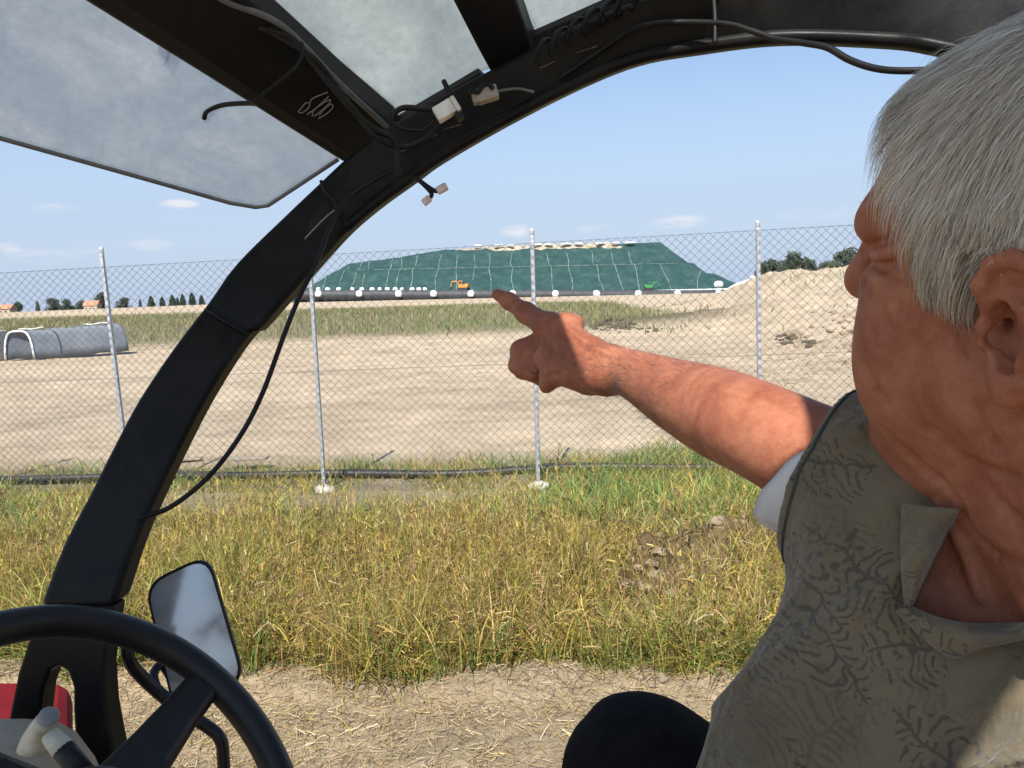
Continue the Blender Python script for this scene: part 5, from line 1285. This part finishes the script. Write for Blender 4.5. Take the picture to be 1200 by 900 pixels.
ln = rng.uniform(.022, .062, n)*(1-.35*ss(.03, -.03, root[:, 2]))
er_ = (root[:, 0] < .010)&(root[:, 0] > -.045)&(np.abs(root[:, 1]) > .05); ln = np.where(er_, np.clip((root[:, 2]-.046)*.95+.005, .005, ln), ln)
ln = ln*(1-.45*ss(.035, .07, root[:, 0]))
SEG = 8; pts = [root]; p = root; w_ = rng.uniform(0, 1, n)
stray = rng.uniform(0, 1, n) < .012; flow = flow+np.where(stray[:, None], rng.normal(0, .3, (n, 3)), 0)
thick = (1+.3*stray)*(.013*ss(.0, .05, root[:, 2])+.0035)*(.62+.38*w_)
for k in range(1, SEG+1):
    t = k/SEG; g = hgrad(p); tg = flow+np.stack([0*lock, 0*lock, -.8*t*side], -1)
    tg = tg-g*(tg*g).sum(-1)[:, None]; tg /= np.linalg.norm(tg, axis=1)[:, None]+1e-9
    p = p+tg*(ln/SEG)[:, None]
    off = thick*(1-(1-min(1, t*1.6))**2)*(1-.25*max(0, t-.7)/.3); p = proj(p, off); pts.append(p)
pts = np.stack(pts, 1); W = HC+(pts*HS)@HA.T
gW = np.stack([hgrad(pts[:, k]) for k in range(SEG+1)], 1)@HA.T
tg = np.gradient(W, axis=1); tg /= np.linalg.norm(tg, axis=2)[..., None]+1e-9
sd = np.cross(tg, gW); sd /= np.linalg.norm(sd, axis=2)[..., None]+1e-9
sd = sd+gW*rng.normal(0, .3, (n, 1, 1)); wd = rng.uniform(.00009, .00021, n)[:, None]*(1-np.linspace(0, 1, SEG+1)**3*.8)[None]
V = np.stack([W-sd*wd[..., None], W+sd*wd[..., None]], 2).reshape(-1, 3)
b_ = np.arange(n)[:, None]*(2*(SEG+1))+np.arange(SEG)[None]*2; Fq = np.stack([b_, b_+1, b_+3, b_+2], -1).reshape(-1, 4)
hc = pick([(.86, .80, .69), (.72, .66, .56), (.48, .44, .38), (.90, .86, .78), (.28, .26, .23), (.70, .60, .46)], n, .1, [.26, .26, .16, .14, .08, .10])
hc = hc*(1+.35*lock+.5*fbm(root[:, 0]*14+root[:, 1]*9, root[:, 2]*14, 177, 2))[:, None]; fr = ss(.05, .08, root[:, 0]); hc = hc*(1-.45*fr)[:, None]
M_hair = attr_mat('grey_hair', .42, .05, 50, .40, spec=.4)
hair = link('hair', npmesh('hair', V, Fq, np.repeat(np.clip(hc, .02, .85), 2*(SEG+1), 0)), M_hair, person)
# scalp cap below the strands
CF = Field(HC-.15, HC+.17, .003)
for c, r, k in H_MAIN: put(CF, ell(HL(c), (np.array(r)+.0012)*HS, HA), k)
def capcut(g):
    q = ((g-HC)@HA)/HS; m_ = hairmask(q-np.array([0, 0, .002])); return np.where(m_, -.02, .02)
CF.op(capcut, CF.lo, CF.lo+CF.n*CF.h, .002, 'i')
link('scalp_hair', CF.mesh('scalp_hair'), simple('short_grey_hair', (.13, .12, .11), (.24, .22, .20), 200, .9), hair)
# brow hairs
for s in (-1, 1):
    nb = 50; t = rng.uniform(0, 1, nb); base = np.stack([.1045-.013*t+rng.normal(0, .001, nb), s*(.014+.030*t), .047+.003*np.sin(t*3)+rng.normal(0, .0022, nb)], -1)
    dv = np.stack([.4+0*t, s*(.7+0*t), .35+rng.normal(0, .3, nb)], -1); dv /= np.linalg.norm(dv, axis=1)[:, None]
    a = HC+(base*HS)@HA.T; e = HC+((base+dv*.006)*HS)@HA.T; sdv = np.array([0, 0, .00025])
    V = np.stack([a-sdv, a+sdv, e+sdv*.3, e-sdv*.3], 1).reshape(-1, 3)
    link('eyebrow', npmesh('eyebrow', V, np.arange(nb*4).reshape(-1, 4), np.repeat(pick([(.35, .32, .28), (.2, .18, .16)], nb), 4, 0)), M_hair, person)
# arm hair
na = 2600; t = rng.uniform(.05, .95, na); V = []
for k in range(na):
    c = ELB+(WR-ELB)*t[k]; dv = Vector(rng.normal(size=3)); r_ = bodyBVH.ray_cast(Vector(c+np.array(dv.normalized())*.12), -dv.normalized())
    if r_[0] is None: continue
    a = np.array(r_[0]); nn_ = np.array(r_[1]); d_ = fd*.8+nn_*.35+rng.normal(0, .25, 3); d_ /= np.linalg.norm(d_); e = a+d_*rng.uniform(.006, .016); s_ = np.cross(d_, nn_)*.00012; V += [a-s_, a+s_, e+s_*.3, e-s_*.3]
V = np.array(V); link('arm_hair', npmesh('arm_hair', V, np.arange(len(V)).reshape(-1, 4), np.full((len(V), 3), .10)), M_hair, person)

# ------------------------------------------------------------------ light and sky
SUN = np.array([-.13, -.62, .77]); SUN /= np.linalg.norm(SUN)
sl = bpy.data.lights.new('sun', 'SUN'); so = bpy.data.objects.new('sun', sl); COL.objects.link(so)
sl.energy = 4.6; sl.angle = math.radians(.5); sl.color = (1, .955, .88)
so.rotation_euler = Vector(SUN).to_track_quat('Z', 'Y').to_euler()
w = bpy.data.worlds.new('World'); scn.world = w; w.use_nodes = True; nt = w.node_tree; bg = nt.nodes['Background']
sky = N(nt, 'ShaderNodeTexSky', sky_type='NISHITA'); sky.sun_disc = False
sky.sun_elevation = math.asin(SUN[2]); sky.sun_rotation = math.atan2(SUN[0], SUN[1]); sky.altitude = 20; sky.air_density = 1.0; sky.dust_density = .15; sky.ozone_density = 2.5
# small clouds low over the horizon
tc = N(nt, 'ShaderNodeTexCoord'); sx = N(nt, 'ShaderNodeSeparateXYZ'); nt.links.new(tc.outputs['Generated'], sx.inputs[0])
mp = N(nt, 'ShaderNodeMapping'); mp.inputs['Scale'].default_value = (1, 1, 3.2); nt.links.new(tc.outputs['Generated'], mp.inputs[0])
cn_ = noise(nt, 24, 8, .62, mp.outputs[0], .3)
total = None
for (px, py, a, b_, amp) in [(210, 239, .023, .006, 1.0), (605, 271, .020, .009, .75), (795, 260, .040, .009, .6), (60, 243, .03, .006, .35), (175, 287, .03, .008, .35), (5, 292, .02, .008, .5), (105, 291, .02, .006, .35), (700, 268, .03, .006, .3), (960, 250, .05, .008, .25), (45, 300, .05, .01, .25)]:
    d = P(px, py, 1)-EYE; d /= np.linalg.norm(d); rt = np.cross(d, [0, 0, 1.0]); rt /= np.linalg.norm(rt); upv = np.cross(rt, d)
    def dot(vec, s):
        n_ = N(nt, 'ShaderNodeVectorMath', operation='DOT_PRODUCT'); nt.links.new(tc.outputs['Generated'], n_.inputs[0]); n_.inputs[1].default_value = tuple(vec/s); return n_.outputs['Value']
    def mth(op, x, y=None, c=False):
        n_ = N(nt, 'ShaderNodeMath', operation=op); n_.use_clamp = c
        for i, q in enumerate((x, y)):
            if q is None: continue
            if hasattr(q, 'links'): nt.links.new(q, n_.inputs[i])
            else: n_.inputs[i].default_value = q
        return n_.outputs[0]
    ux, uy = dot(rt, a), dot(upv, b_)
    r2 = mth('ADD', mth('MULTIPLY', ux, ux), mth('MULTIPLY', uy, uy))
    fwd = mth('GREATER_THAN', dot(d, 1.0), 0.0)
    k = mth('MULTIPLY', mth('MULTIPLY', mth('SUBTRACT', 1.0, r2, True), amp), fwd)
    total = k if total is None else mth('MAXIMUM', total, k)
cr = ramp(nt, [(.40, (0, 0, 0)), (.60, (1, 1, 1))], cn_.outputs[0])
cm = mth('MULTIPLY', total, cr.outputs[0], True); cm = mth('MULTIPLY', cm, 1.5, True)
el = dot(np.array([0, 0, 1.0]), 1.0); hzr = ramp(nt, [(.0, (1, 1, 1)), (.11, (.82,)*3), (.24, (.30,)*3), (.45, (0, 0, 0))], mth('ABSOLUTE', el)); hz_ = hzr.outputs[0]
skm = mixc(nt, hz_, sky.outputs[0], (3.15, 3.85, 5.05))
mx = N(nt, 'ShaderNodeMix', data_type='RGBA'); nt.links.new(cm, mx.inputs[0]); nt.links.new(skm, mx.inputs[6]); mx.inputs[7].default_value = (5.0, 5.2, 5.6, 1)
nt.links.new(mx.outputs[2], bg.inputs[0]); bg.inputs[1].default_value = .10
scn.view_settings.view_transform = 'Standard'; scn.view_settings.look = 'None'; scn.view_settings.gamma = 1; scn.view_settings.exposure = .70
scn.view_settings.use_curve_mapping = False
scn.cycles.max_bounces = 8; scn.cycles.transparent_max_bounces = 12
